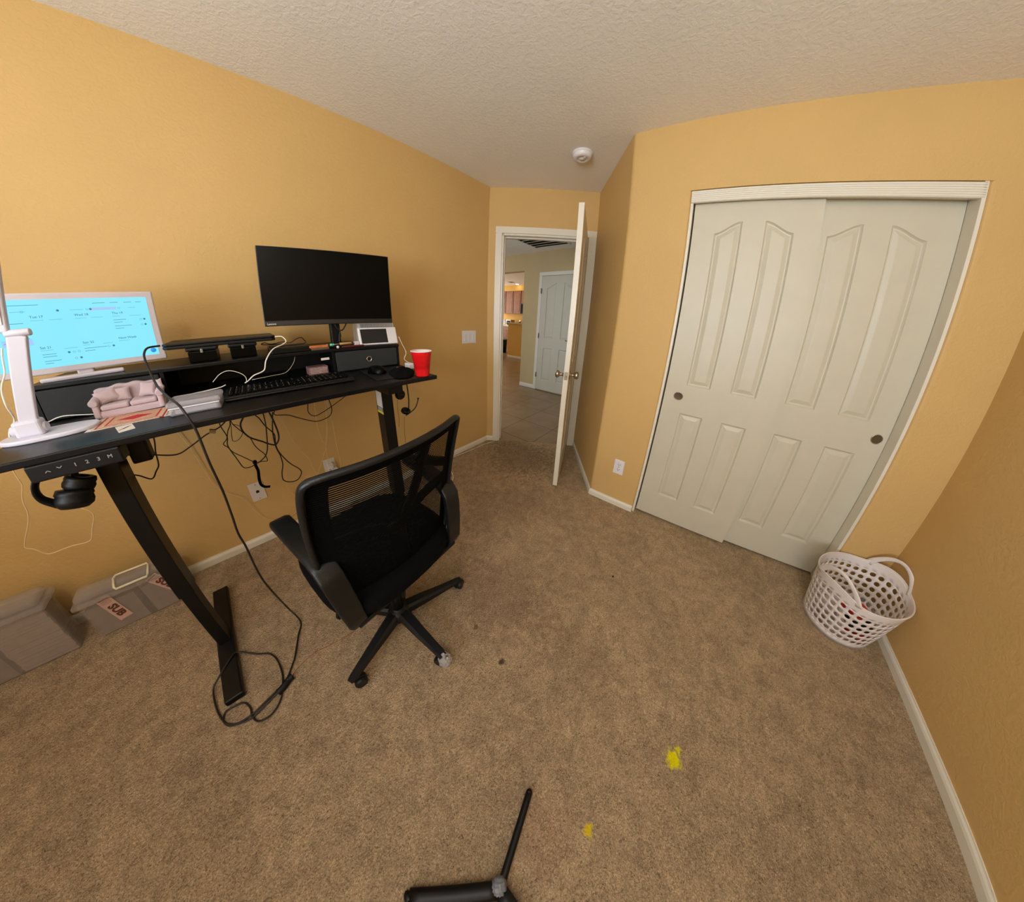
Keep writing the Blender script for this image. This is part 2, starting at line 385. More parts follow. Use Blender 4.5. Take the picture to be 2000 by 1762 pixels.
    def grid(s, fn, nu, nv, smooth=True, closed_u=False):
        b = bmesh.new()
        vs = [[b.verts.new(fn(i / nu, j / nv)) for j in range(nv + 1)] for i in range(nu if closed_u else nu + 1)]
        k = len(vs)
        for i in range(nu):
            for j in range(nv):
                b.faces.new((vs[i][j], vs[(i + 1) % k][j], vs[(i + 1) % k][j + 1], vs[i][j + 1]))
        return s.merge(b, None, smooth)
    def text(s, body, size, mtx, ext=0.0002, bold=0.0, align='CENTER'):
        c = bpy.data.curves.new('t', 'FONT'); c.body = body; c.size = size; c.extrude = ext; c.offset = bold; c.align_x = align; c.align_y = 'CENTER'; c.resolution_u = 2
        o = bpy.data.objects.new('t', c); me = bpy.data.meshes.new_from_object(o)
        b = bmesh.new(); b.from_mesh(me); s.merge(b, mtx)
        bpy.data.objects.remove(o); bpy.data.curves.remove(c); bpy.data.meshes.remove(me); return s
    def build(s, name, m, parent=None, solid=0, sub=0, kind=None):
        me = bpy.data.meshes.new(name)
        if parent is not None: s.bm.transform(WM[parent].inverted())
        s.bm.to_mesh(me); s.bm.free()
        me.materials.append(M[m] if isinstance(m, str) else m)
        o = bpy.data.objects.new(name, me); COL.objects.link(o)
        if parent is not None: o.parent = parent; WM[o] = WM[parent].copy()
        else: WM[o] = Matrix.Identity(4)
        if solid:
            md = o.modifiers.new('thickness', 'SOLIDIFY'); md.thickness = solid; md.offset = 0
        if sub:
            md = o.modifiers.new('round', 'SUBSURF'); md.levels = sub; md.render_levels = sub
        if kind: o['kind'] = kind
        return o
def thing(name, label, cat, loc=(0, 0, 0), rz=0, group=None):
    o = bpy.data.objects.new(name, None); COL.objects.link(o); o.empty_display_size = 0.05
    o.location = loc; o.rotation_euler = (0, 0, rz); WM[o] = T(*loc) @ RZ(rz)
    tag(o, label, cat, group); return o
def tag(o, label, cat, group=None):
    o['label'] = label; o['category'] = cat
    if group: o['group'] = group
    return o
def recenter(o):
    # put a single-mesh thing's origin at its base
    me = o.data; xs = [v.co for v in me.vertices]
    c = V((sum(v.x for v in xs) / len(xs), sum(v.y for v in xs) / len(xs), min(v.z for v in xs)))
    me.transform(Matrix.Translation(-c)); o.location = c; WM[o] = Matrix.Translation(c)
    return o
def S(o): o['kind'] = 'structure'; return o
# ------------------------------------------------------------------ room shell
H = 2.44
XC, YL, YR = 1.678, 1.795, -1.229          # closet wall, desk wall, right wall
Lc = V((1.769, 1.795)); Ic = V((2.329, 1.0036)); Oc = V((XC, 0.529))
e2 = (Ic - Lc).normalized(); n2 = V((-e2.y, e2.x)) * -1   # e2 along the door wall, n2 towards the room
if n2.dot(-Lc) < 0: n2 = -n2
def dw(t, s): return Lc + e2 * t + n2 * s   # t metres along the door wall, s metres into the room
XB = -1.75
room = [(XB, YR), (XC + 0.12, YR), (XC + 0.12, 0.45), (XC, 0.529), tuple(Ic), tuple(Lc), (XB, YL)]
room = [(XB - .1, YR - .1), (2.40, YR - .1), (2.40, 0.95), tuple(Ic + (Ic - Oc).normalized() * .05), tuple(dw(0.969, 0)), tuple(dw(0, 0)), (Lc.x, YL + .1), (XB - .1, YL + .1)]
S(MB().prism(room, -0.03, 0.0).build('floor', 'carpet'))
S(MB().box(1.6, 13, -1.4, 12, -0.06, -0.004).build('floor_hall', 'tile'))
S(MB().box(XB - .12, 2.46, YR - .12, YL + .12, H, H + 0.1).build('ceiling', 'ceil'))
def arc_corner(p, a, c, r=0.022, n=5):
    # rounded (bull-nose) corner at p between neighbours a and c
    p, a, c = V(p), V(a), V(c); d1 = (a - p).normalized(); d2 = (c - p).normalized()
    ang = d1.angle(d2); k = r / math.tan(ang / 2); p1 = p + d1 * k; p2 = p + d2 * k
    return [tuple((1 - t) ** 2 * p1 + 2 * t * (1 - t) * p + t * t * p2) for t in [i / n for i in range(n + 1)]]
# desk wall
S(MB().prism([(XB - .12, YL), (Lc.x, YL), tuple(dw(0, -0.11)), (1.93, YL + .12), (XB - .12, YL + .12)], 0, H).build('wall_left', 'wall'))
# door wall with its opening
T0, T1, ZD = 0.123, 0.892, 2.048
m = MB()
m.prism([tuple(dw(0, 0)), tuple(dw(T0, 0)), tuple(dw(T0, -.11)), tuple(dw(0, -.11))], 0, H)
m.prism([tuple(dw(T1, 0)), tuple(dw(.969, 0)), tuple(dw(.969, -.11)), tuple(dw(T1, -.11))], 0, H)
m.prism([tuple(dw(T0, 0)), tuple(dw(T1, 0)), tuple(dw(T1, -.11)), tuple(dw(T0, -.11))], ZD, H)
S(m.build('wall_entry', 'wall'))
# closet wall, its bull-nosed corners and the angled return beside the door
YO0, YO1, ZO = 0.192, -0.980, 2.060
m = MB()
left_pier = [(XC + .12, YO0)] + [(XC + .035, YO0)] + arc_corner((XC, YO0), (XC + .1, YO0), (XC, 1), 0.016) + arc_corner(tuple(Oc), (XC, 0), tuple(Ic), 0.03) + [tuple(Ic), tuple(Ic + V((0.11, -0.02))), (XC + .12, 0.46)]
m.prism(left_pier[::-1], 0, ZO)
right_pier = [(XC + .12, YO1), (XC + .12, YR), (XC, YR)] + arc_corner((XC, YO1), (XC, -2), (XC + .1, YO1), 0.022)
m.prism(right_pier[::-1], 0, ZO)
upper = [(XC + .12, YR), (XC, YR)] + arc_corner(tuple(Oc), (XC, 0), tuple(Ic), 0.03) + [tuple(Ic), tuple(Ic + V((0.11, -0.02))), (XC + .12, 0.46)]
m.prism(upper[::-1], ZO, H)
S(m.build('wall_closet', 'wall'))
S(MB().box(XB - .12, 2.46, YR - .12, YR, 0, H).build('wall_right', 'wall'))
S(MB().box(2.40, 2.46, YR, 0.93, 0, H).build('wall_closet_interior', 'wall'))
# rear wall with the window that lights the room
m = MB()
WY0, WY1, WZ0, WZ1 = -1.07, 0.63, 0.97, 2.13
m.box(XB - .12, XB, YR, WY0, 0, H); m.box(XB - .12, XB, WY1, YL, 0, H)
m.box(XB - .12, XB, WY0, WY1, 0, WZ0); m.box(XB - .12, XB, WY0, WY1, WZ1, H)
S(m.build('wall_rear', 'wall'))
w = thing('window_1', '', '', (XB, -0.22, WZ0)); del w['label'], w['category']; S(w)
m = MB()
for a, b_ in ((WY0, WY0 + .05), (WY1 - .05, WY1), (-.245, -.195)): m.box(XB - .09, XB - .05, a, b_, WZ0, WZ1, .004)
m.box(XB - .09, XB - .05, WY0, WY1, WZ0, WZ0 + .05, .004); m.box(XB - .09, XB - .05, WY0, WY1, WZ1 - .05, WZ1, .004)
m.build('window_frame', 'trim', w)
MB().box(XB - .072, XB - .068, WY0 + .05, WY1 - .05, WZ0 + .05, WZ1 - .05).build('pane', 'glass', w)
MB().box(XB - .12, XB + .03, WY0 - .03, WY1 + .03, WZ0 - .02, WZ0, .004).build('window_sill', 'trim', w)
# added pendant lamp, unseen above and behind the camera, as soft fill
LX, LY = -0.62, -0.15
cl = thing('fill_lamp', 'added unseen round white ceiling lamp on a short rod, giving soft fill', 'ceiling light', (LX, LY, H))
MB().lathe([(0, 0), (.065, 0), (.065, -.015), (.045, -.03), (0, -.03)], 32, T(LX, LY, H)).build('canopy', 'white', cl)
MB().cyl((LX, LY, H - .03), (LX, LY, H - .17), .010).build('rod', 'white', cl)
MB().ball((LX, LY, H - .27), .115, (1, 1, .85)).build('fill_globe', 'fillglass', cl)

# baseboards: small ogee profile swept along a straight line
def baseboard(name, a, b_, nrm, h=0.051, th=0.0115, i0=0, i1=0):
    a, b_, nrm = V(a), V(b_), V(nrm).normalized(); d = (b_ - a).normalized()
    prof = [(0, 0), (th, 0), (th, h * .62), (th * .8, h * .78), (th * .45, h * .90), (th * .35, h), (0, h)]
    b = bmesh.new(); r0 = []; r1 = []
    for s_, z in prof:
        p = a + nrm * s_ + d * (s_ * i0); q = b_ + nrm * s_ - d * (s_ * i1)
        r0.append(b.verts.new((p.x, p.y, z))); r1.append(b.verts.new((q.x, q.y, z)))
    k = len(prof)
    for i in range(k): b.faces.new((r0[i], r0[(i + 1) % k], r1[(i + 1) % k], r1[i]))
    b.faces.new(r0[::-1]); b.faces.new(r1); bmesh.ops.recalc_face_normals(b, faces=b.faces[:])
    m = MB(); m.merge(b); return m
S(baseboard('x', (XB, YL), (Lc.x - .005, YL), (0, -1)).merge(baseboard('x', tuple(dw(0, 0)), tuple(dw(.066, 0)), tuple(n2)).bm).build('baseboard_left', 'trim'))
S(baseboard('x', (XC, YR), (XB, YR), (0, 1)).build('baseboard_right', 'trim'))
nr = (Ic - Oc).normalized(); nr = V((-nr.y, nr.x)); nr = nr if nr.dot(-Oc) > 0 else -nr
if nr.dot(Lc - Ic) < 0: nr = -nr
mm_ = baseboard('x', tuple(Ic - (Ic - Oc).normalized() * .018), tuple(Oc), tuple(nr), i1=-0.3)
mm_.merge(baseboard('x', tuple(Oc), (XC, YO0 + .002), (-1, 0), i0=-0.3).bm)
mm_.merge(baseboard('x', (XC, YO1 - .02), (XC, YR), (-1, 0)).bm)
S(mm_.build('baseboard_closet', 'trim'))
S(baseboard('x', (XB, YR), (XB, YL), (1, 0)).build('baseboard_rear', 'trim'))

# door casing: trim_1 around the entry, jamb lining, stop
def casing_bar(m, t0, t1, z0, z1, horiz=False):
    # board with a stepped profile on the room face of the door wall
    for s0, s1, ins in ((0, .009, 0), (.009, .013, .006), (.013, .016, .014)):
        if horiz: p = [dw(t0, s0), dw(t1, s0), dw(t1, s1), dw(t0, s1)]; m.prism([tuple(q) for q in p], z0, z1 - ins)
        else:
            a, b_ = (t0 + ins, t1) if t0 < .5 else (t0, t1 - ins)
            p = [dw(a, s0), dw(b_, s0), dw(b_, s1), dw(a, s1)]; m.prism([tuple(q) for q in p], z0, z1)
m = MB()
casing_bar(m, .066, .123, 0, ZD + .002); casing_bar(m, .896, .9665, 0, ZD + .002); casing_bar(m, .066, .9665, ZD, ZD + .057, True)
def tp(t0, t1, s0, s1, z0, z1, mm__): mm__.prism([tuple(dw(t0, s0)), tuple(dw(t1, s0)), tuple(dw(t1, s1)), tuple(dw(t0, s1))], z0, z1)
tp(T0, T0 + .016, .002, -.115, 0, ZD, m); tp(T1 - .016, T1, .002, -.115, 0, ZD, m); tp(T0, T1, .002, -.115, ZD - .016, ZD, m)
tp(T0 + .016, T0 + .027, -.045, -.08, 0, ZD - .016, m); tp(T1 - .027, T1 - .016, -.045, -.08, 0, ZD - .016, m); tp(T0, T1, -.045, -.08, ZD - .027, ZD - .016, m)
S(m.build('trim_1', 'trim'))
# strike plate
# closet trim: jambs and ribbed header
m = MB()
m.box(XC + .012, XC + .115, YO0 - .014, YO0 - .0005, 0, ZO); m.box(XC + .004, XC + .115, YO1 + .0005, YO1 + .015, 0, ZO)
m.box(XC + .004, XC + .022, YO1 + .004, YO0 - .001, 1.995, ZO - .003, .0015)
for k in range(6): m.box(XC + .0015, XC + .005, YO1 + .004, YO0 - .001, 1.998 + k * .0095, 1.998 + k * .0095 + .006, .0012)
m.box(XC + .022, XC + .11, YO1 + .012, YO0 - .012, 2.012, ZO - .003)
S(m.build('trim_2', 'trim'))

# ---- moulded panel doors
def arch_panel(x0, x1, z0, zlow, zhigh, rising_right):
    # straight sides, S-curved top that rises towards one side; returned as a function of the inset
    def top(x):
        t = min(1, max(0, (x - x0) / (x1 - x0))); t = t if rising_right else 1 - t
        return zlow + (zhigh - zlow) * (0.92 * t * t * (3 - 2 * t) + 0.08 * math.sin(t * PI / 2))
    def f(d):
        a, b_ = x0 + d, x1 - d
        return [(a, z0 + d), (b_, z0 + d)] + [(b_ + (a - b_) * i / 14, top(b_ + (a - b_) * i / 14) - d * 1.08) for i in range(15)]
    return f
def rect_panel(x0, x1, z0, z1): return lambda d: [(x0 + d, z0 + d), (x1 - d, z0 + d), (x1 - d, z1 - d), (x0 + d, z1 - d)]
def mirror_panel(p, W): return lambda d: [(W - x, z) for x, z in reversed(p(d))]
PROF = [(0, 0), (.003, .0045), (.008, .0095), (.013, .0100), (.033, .0030), (.037, .0026)]
def face_with_panels(W, Hh, panels, mtx):
    b = bmesh.new(); es = []
    def loop(poly, y):
        vs = [b.verts.new((x, y, z)) for x, z in poly]; return vs
    o = loop([(0, 0), (W, 0), (W, Hh), (0, Hh)], 0)
    for i in range(4): es.append(b.edges.new((o[i], o[(i + 1) % 4])))
    for pl in panels:
        prev = loop(pl(0), 0)
        for i in range(len(prev)): es.append(b.edges.new((prev[i], prev[(i + 1) % len(prev)])))
        first = prev
        for d, y in PROF[1:]:
            cur = loop(pl(d), y); k = len(cur)
            for i in range(k): b.faces.new((prev[i], prev[(i + 1) % k], cur[(i + 1) % k], cur[i]))
            prev = cur
        b.faces.new(prev)
    bmesh.ops.triangle_fill(b, use_beauty=True, use_dissolve=False, edges=es)
    bmesh.ops.recalc_face_normals(b, faces=b.faces[:])
    m = MB(); m.merge(b, mtx); return m
def panel_door(W, Hh, th, panels, mtx, both=False):
    m = face_with_panels(W, Hh, panels, mtx)
    if both:
        m.merge(face_with_panels(W, Hh, [mirror_panel(p, W) for p in panels], mtx @ T(W, th, 0) @ RZ(PI)).bm)
        e = .0001
    b = bmesh.new()
    c = [(0, 0), (W, 0), (W, Hh), (0, Hh)]
    f0 = [b.verts.new((x, 0, z)) for x, z in c]; f1 = [b.verts.new((x, th, z)) for x, z in c]
    for i in range(4): b.faces.new((f0[i], f0[(i + 1) % 4], f1[(i + 1) % 4], f1[i]))
    if not both: b.faces.new(f1)
    bmesh.ops.recalc_face_normals(b, faces=b.faces[:])
    m.merge(b, mtx); return m
def four_panels(W, Hh, a0, a1, b0, b1, z=(.185, .797, .975, 1.825, 1.885)):
    return [rect_panel(a0, a1, z[0], z[1]), rect_panel(b0, b1, z[0], z[1]),
            arch_panel(a0, a1, z[2], z[3], z[4], True), arch_panel(b0, b1, z[2], z[3], z[4], False)]
# local +x runs along -Y of the room, front looks to -X : rotate -90 about z
def closet_mtx(x, y): return Matrix(((0, 1, 0, x), (-1, 0, 0, y), (0, 0, 1, .014), (0, 0, 0, 1)))
def cup_pull(parent, x, y, z):
    mt = T(x, y, z) @ RY(R(-90))
    q = MB().lathe([(.0225, .0006), (.0235, .0024), (.0250, .0024), (.0268, .0010), (.027, -.0006)], 32, mt).build('door_pull', 'brass', parent)
    MB().lathe([(0, .0004), (.012, .0005), (.0225, .0012)], 32, mt).build('finger_dish', 'dish', q)
Wd = .600
dA = thing('door_2', '', '', (1.72, .170 - Wd / 2, .014)); del dA['label'], dA['category']; S(dA)
panel_door(.5915, 2.0, .034, four_panels(.5915, 2.0, .112, .242, .347, .478), closet_mtx(1.72, .170)).build('door_slab', 'door', dA)
cup_pull(dA, 1.7195, .088, .915)
dB = thing('door_3', '', '', (1.757, -.68, .014)); del dB['label'], dB['category']; S(dB)
panel_door(.575, 2.0, .034, four_panels(.575, 2.0, .070, .212, .323, .466), closet_mtx(1.757, -.388)).build('door_slab', 'door', dB)
cup_pull(dB, 1.7565, -.918, .912)

# entry door, open into the room
hin = dw(T1 - .020, .010); free = V((1.574, .795)); dd = (free - hin).normalized(); ang = math.atan2(dd.y, dd.x)
d1 = thing('door_1', '', '', (hin.x, hin.y, .012), ang); del d1['label'], d1['category']; S(d1)
leaf = T(hin.x, hin.y, .014) @ RZ(ang)            # x along leaf from the hinge, y thickness
LW = .760
pl = [mirror_panel(p, LW) for p in four_panels(LW, 2.02, .115, .305, .455, .645, (.2, .8, .98, 1.84, 1.9))]
panel_door(LW, 2.018, .035, pl, leaf @ T(0, -.0175, 0), both=True).build('door_slab', 'trim', d1)
for sgn in (-1, 1):
    mt = leaf @ T(LW - .062, sgn * .0175, .922) @ RX(R(-90 * sgn))
    m = MB(); m.lathe([(0, 0), (.031, 0), (.031, .004), (.026, .008), (.012, .010), (.0105, .028), (.014, .034), (.024, .040), (.0275, .050), (.0265, .060), (.018, .066), (0, .067)], 28, mt)
    m.build('door_knob', 'brass', d1)
MB().box(LW - .001, LW + .0015, -.0125, .0125, .895, .952, .0005, 1, leaf).box(LW, LW + .009, -.006, .006, .914, .932, .002, 1, leaf).build('latch_plate', 'brass', d1)
for z in (.29, 1.06, 1.82):
    m = MB(); m.cyl(leaf @ V((-.004, -.024, z - .045)), leaf @ V((-.004, -.024, z + .045)), .0062, bev=.001)
    m.box(-.003, .001, -.022, .016, z - .043, z + .043, 0, 1, leaf)
    m.build('hinge', 'brass', d1)
MB().prism([tuple(dw(T0 + .0155, -.012)), tuple(dw(T0 + .0175, -.012)), tuple(dw(T0 + .0175, -.038)), tuple(dw(T0 + .0155, -.038))], .90, .96).build('strike_plate', 'brass', None)
bpy.data.objects['strike_plate']['kind'] = 'structure'; bpy.data.objects['strike_plate'].name = 'trim_3'

# ------------------------------------------------------------------ hall and kitchen beyond the door
S(MB().box(1.75, 4.07, .3, 5.0, H + .02, H + .12).build('ceiling_hall', 'ceil'))
m = MB(); m.box(3.95, 4.07, .3, 3.052, 0, H + .02); m.box(3.95, 4.07, 3.052, 5.0, 2.163, H + .02)
S(m.build('wall_hall_far', 'hallwall'))
S(MB().box(2.0, 4.07, 4.9, 5.0, 0, H + .02).build('wall_hall_left', 'hallwall'))
S(MB().box(2.46, 4.07, .3, .4, 0, H + .02).build('wall_hall_right', 'hallwall'))
S(baseboard('x', (3.95, 3.05), (3.95, 2.70), (-1, 0), .075).merge(baseboard('x', (3.95, 1.86), (3.95, .4), (-1, 0), .075).bm).build('baseboard_hall', 'trim'))
m = MB()
m.box(3.932, 3.951, 2.640, 2.700, 0, 2.054, .003); m.box(3.932, 3.951, 1.82, 1.88, 0, 2.054, .003); m.box(3.932, 3.951, 1.82, 2.70, 2.055, 2.115, .003)
S(m.build('trim_4', 'trim'))
d4 = thing('door_4', '', '', (3.93, 2.26, .01)); del d4['label'], d4['category']; S(d4)
panel_door(.76, 2.03, .03, four_panels(.76, 2.03, .115, .31, .45, .645, (.2, .8, .98, 1.83, 1.91)), Matrix(((0, 1, 0, 3.936), (-1, 0, 0, 2.64), (0, 0, 1, .014), (0, 0, 0, 1)))).build('door_slab', 'door', d4)
m = MB(); m.cyl((3.938, 1.95, .99), (3.89, 1.95, .99), .010); m.lathe([(0, 0), (.028, 0), (.026, .008), (0, .01)], 24, T(3.936, 1.95, .99) @ RY(R(-90)))
m.tube([(3.89, 1.95, .99), (3.886, 1.99, .988), (3.888, 2.03, .985), (3.892, 2.06, .99)], .007); m.build('door_handle', 'pull', d4)
for z in (.3, 1.03, 1.80): MB().cyl((3.925, 2.642, z - .045), (3.925, 2.642, z + .045), .007).build('hinge', 'pull', d4)
# return air grille
vg = thing('ceiling_vent', 'large dark slatted return air grille on the hall ceiling', 'vent', (3.38, 2.32, H + .02))
Zc = H + .02
MB().box(3.06, 3.70, 2.02, 2.62, Zc - .004, Zc).build('backing', 'grille', vg)
m = MB()
for a in (3.06, 3.69): m.box(a - .012, a + .012, 2.0, 2.64, Zc - .014, Zc, .002)
for a in (2.01, 2.63): m.box(3.05, 3.70, a - .012, a + .012, Zc - .014, Zc, .002)
for k in range(1, 6): m.box(3.06 + k * .107 - .004, 3.06 + k * .107 + .004, 2.02, 2.62, Zc - .013, Zc - .003)
m.build('frame', 'trim', vg)
m = MB()
for k in range(1, 40): m.box(3.06, 3.69, 2.02 + k * .0152 - .001, 2.02 + k * .0152 + .001, Zc - .010, Zc - .004)
m.build('louver', 'grille', vg)
# kitchen
KX = 9.62
S(MB().box(4.07, 11.0, 2.9, 11.2, 2.75, 2.85).build('ceiling_kitchen', 'ceil'))
m = MB(); m.box(KX, KX + .1, 2.9, 11.2, 0, 2.75)
S(m.build('wall_kitchen_far', 'kitwall'))
S(MB().box(KX - .36, KX, 3.5, 11.0, 2.50, 2.75).build('wall_kitchen_soffit', 'kitwall'))
S(MB().box(4.07, KX + .1, 2.9, 3.0, 0, 2.75).build('wall_kitchen_right', 'hallwall'))
S(MB().box(4.07, KX + .1, 11.1, 11.2, 0, 2.75).build('wall_kitchen_left', 'hallwall'))
S(MB().box(4.0, 4.07, 5.0, 11.2, 0, 2.75).build('wall_kitchen_near', 'hallwall'))
S(MB().box(4.0, 4.07, 2.9, 5.0, 2.56, 2.75).build('wall_kitchen_header', 'hallwall'))
m = MB().box(6.66, 6.82, 4.1, 5.74, 0, 1.135)
S(m.build('wall_half', 'kitwall'))
S(MB().box(6.60, 6.88, 4.1, 5.80, 1.135, 1.175, .006).build('trim_5', 'counter'))
S(baseboard('x', (6.66, 5.74), (6.66, 4.1), (-1, 0), .08).build('baseboard_half', 'trim'))
for i, (a, b_) in enumerate(((8.62, 8.20), (8.19, 7.745), (7.735, 7.30), (7.29, 6.85))):
    c = thing('upper_cabinet', ['oak wall cabinet at the far left of the kitchen row', 'oak wall cabinet above the toaster oven', 'oak wall cabinet next to the black microwave', 'oak wall cabinet over the black microwave'][i], 'cabinet', (9.46, (a + b_) / 2, 1.52), 0, 'oak wall cabinets in the kitchen')
    z0 = 1.52 if i < 3 else 1.95
    MB().box(9.30, 9.61, b_, a, z0, 2.50).build('body', 'wood', c)
    m = MB().box(9.282, 9.30, b_ + .012, a - .012, z0 + .015, 2.485, .003); m.box(9.276, 9.284, b_ + .07, a - .07, z0 + .08, 2.42, .006)
    m.build('door', 'wood', c)
for i, (a, b_) in enumerate(((8.62, 8.20), (8.19, 7.745), (7.735, 7.30))):
    c = thing('base_cabinet', ['oak base cabinet at the left end of the kitchen counter', 'oak base cabinet below the toaster oven', 'oak base cabinet partly behind the half wall'][i], 'cabinet', (9.3, (a + b_) / 2, 0), 0, 'oak base cabinets in the kitchen')
    MB().box(9.02, 9.61, b_, a, .0, .94).build('body', 'wood', c)
    MB().box(9.00, 9.02, b_ + .012, a - .012, .76, .92, .003).build('drawer', 'wood', c)
    m = MB().box(9.00, 9.02, b_ + .012, a - .012, .10, .74, .003); m.box(8.994, 9.004, b_ + .07, a - .07, .17, .68, .006); m.build('door', 'wood', c)
tag(recenter(MB().box(8.97, 9.615, 7.28, 8.66, .94, .98, .006).build('kitchen_counter', 'counter')), 'pale kitchen countertop on the oak base cabinets', 'countertop')
mw = thing('microwave_oven', 'black microwave under the rightmost oak wall cabinet', 'microwave', (9.4, 7.07, 1.52))
MB().box(9.24, 9.61, 6.86, 7.285, 1.52, 1.945, .004).build('body', 'black', mw); MB().box(9.232, 9.241, 7.0, 7.27, 1.56, 1.91, .002).build('door', 'gloss', mw)
to = thing('toaster_oven', 'steel toaster oven on the kitchen counter', 'toaster oven', (9.3, 7.95, .98))
MB().box(9.15, 9.45, 7.75, 8.06, .98, 1.24, .01).build('body', 'steel', to); MB().box(9.142, 9.151, 7.78, 7.98, 1.01, 1.20, .003).build('door', 'gloss', to)
for k in range(3): MB().cyl((9.15, 8.025, 1.04 + k * .06), (9.13, 8.025, 1.04 + k * .06), .014).build('knob', 'black', to)
wc = thing('kitchen_canister', 'white canister beside the toaster oven on the counter', 'canister', (9.25, 8.17, .98))
MB().lathe([(0, 0), (.07, 0), (.075, .02), (.075, .22), (0, .22)], 24, T(9.25, 8.17, .98)).build('body', 'white', wc); MB().lathe([(0, .22), (.078, .22), (.078, .25), (.02, .26), (.015, .28), (0, .28)], 24, T(9.25, 8.17, .98)).build('lid', 'white', wc)
cn = thing('candle_holder', 'small glowing candle on the half wall ledge', 'candle', (6.72, 5.30, 1.175))
MB().lathe([(0, 0), (.035, 0), (.04, .05), (.036, .05), (.032, .012), (0, .012)], 20, T(6.72, 5.30, 1.175)).build('cup', 'steel', cn)
MB().lathe([(0, .012), (.010, .03), (.012, .05), (.006, .075), (0, .09)], 12, T(6.72, 5.30, 1.175)).build('flame', 'glow', cn)
tc_ = thing('trash_can', 'tall black bin with white liner rim seen past the door jamb', 'trash can', (7.50, 6.72, 0))
MB().lathe([(0, 0), (.14, 0), (.17, .55), (.16, .55), (.13, .02), (0, .02)], 24, T(7.5, 6.72, 0)).build('body', 'black', tc_)
MB().lathe([(.158, .53), (.175, .56), (.180, .52), (.172, .50)], 24, T(7.5, 6.72, 0)).build('liner', 'white', tc_)
kl = thing('recessed_light', 'lit recessed downlight in the bright kitchen ceiling', 'ceiling light', (9.1, 7.40, 2.75))
MB().lathe([(.075, 0), (.10, 0), (.10, -.008), (.075, -.004)], 28, T(9.1, 7.40, 2.75)).build('ring', 'white', kl); MB().lathe([(0, -.003), (.076, -.003)], 28, T(9.1, 7.4, 2.75)).build('lens', 'kitlamp', kl)
kv = thing('ceiling_register', 'small air register in the bright kitchen ceiling', 'vent', (8.47, 7.23, 2.75))
MB().box(8.32, 8.62, 7.12, 7.34, 2.742, 2.75, .002).build('frame', 'trim', kv)
m = MB()
for k in range(8): m.box(8.345 + k * .034, 8.365 + k * .034, 7.14, 7.32, 2.7405, 2.743)
m.build('slat', 'grille', kv)

# smoke detector
sd = thing('smoke_detector', 'round white smoke detector on the textured ceiling before the entry', 'smoke detector', (1.73, .895, H))
mt = T(1.73, .895, H) @ RX(PI)
MB().lathe([(0, 0), (.070, 0), (.070, .010), (.066, .012)], 40, mt).build('base', 'white', sd)
MB().lathe([(.066, .012), (.063, .016), (.063, .026), (.056, .036), (.034, .041), (.032, .038), (.020, .038), (.018, .042), (0, .043)], 40, mt).build('cover', 'white', sd)
MB().cyl((1.715, .87, H - .040), (1.715, .87, H - .044), .009).build('test_button', 'trim', sd)

# wall plates
def plate(o, cx, cz, w, h, on_left=True):
    if on_left: return MB().box(cx - w / 2, cx + w / 2, YL - .006, YL, cz - h / 2, cz + h / 2, .0025).build('cover_plate', 'white', o)
    return MB().box(XC - .006, XC, cx - w / 2, cx + w / 2, cz - h / 2, cz + h / 2, .0025).build('cover_plate', 'white', o)
ls = thing('light_switch', 'white three-gang rocker light switch left of the entry doorway', 'light switch', (1.539, YL, 1.128))
plate(ls, 1.539, 1.128, .160, .113)
for k in (-1, 0, 1):
    m = MB().box(1.539 + k * .046 - .0165, 1.539 + k * .046 + .0165, YL - .0075, YL - .005, 1.095, 1.161, .001)
    m.box(1.539 + k * .046 - .014, 1.539 + k * .046 + .014, YL - .0035, YL + .0, 1.098, 1.158, .001, 1, T(0, -.0055, 0)); m.build('rocker', 'white', ls)
jk = thing('wall_jack', 'cream wall plate with a single phone jack below the desk', 'wall plate', (-.110, YL, .348))
MB().box(-.147, -.073, YL - .006, YL, .290, .406, .0025).build('cover_plate', 'paper', jk)
MB().box(-.118, -.102, YL - .0065, YL - .004, .340, .354).box(-.113, -.107, YL - .0068, YL - .004, .353, .358).build('socket', 'dark', jk)
for z in (.302, .394): MB().cyl((-.110, YL - .0055, z), (-.110, YL - .0075, z), .003, n=10).build('screw', 'steel', jk)
ou = thing('wall_outlet', 'white wall outlet under the desk with white plugs in it', 'outlet', (.302, YL, .345))
MB().box(.266, .338, YL - .006, YL, .288, .402, .0025).build('cover_plate', 'paper', ou)
def outlet_face(o, mtx):
    for dz in (-.020, .020):
        m = MB().box(-.016, .016, -.008, -.005, dz - .0145, dz + .0145, .001, 1, mtx); m.build('receptacle', 'white', o)
        m = MB()
        for dx in (-.0065, .0065): m.box(dx - .0013, dx + .0013, -.0087, -.0075, dz - .002, dz + .007, 0, 1, mtx)
        m.cyl(mtx @ V((0, -.0075, dz - .0085)), mtx @ V((0, -.0087, dz - .0085)), .0026, n=10); m.build('slot', 'dark', o)
outlet_face(ou, T(.302, YL, .345))
orr = thing('wall_outlet', 'white wall outlet low on the wall left of the closet doors', 'outlet', (XC, .348, .324))
MB().box(XC - .006, XC, .312, .384, .267, .381, .0025).build('cover_plate', 'white', orr)
outlet_face(orr, T(XC, .348, .324) @ RZ(R(-90)))
MB().cyl((XC - .0055, .348, .324), (XC - .008, .348, .324), .003, n=10).build('screw', 'steel', orr)
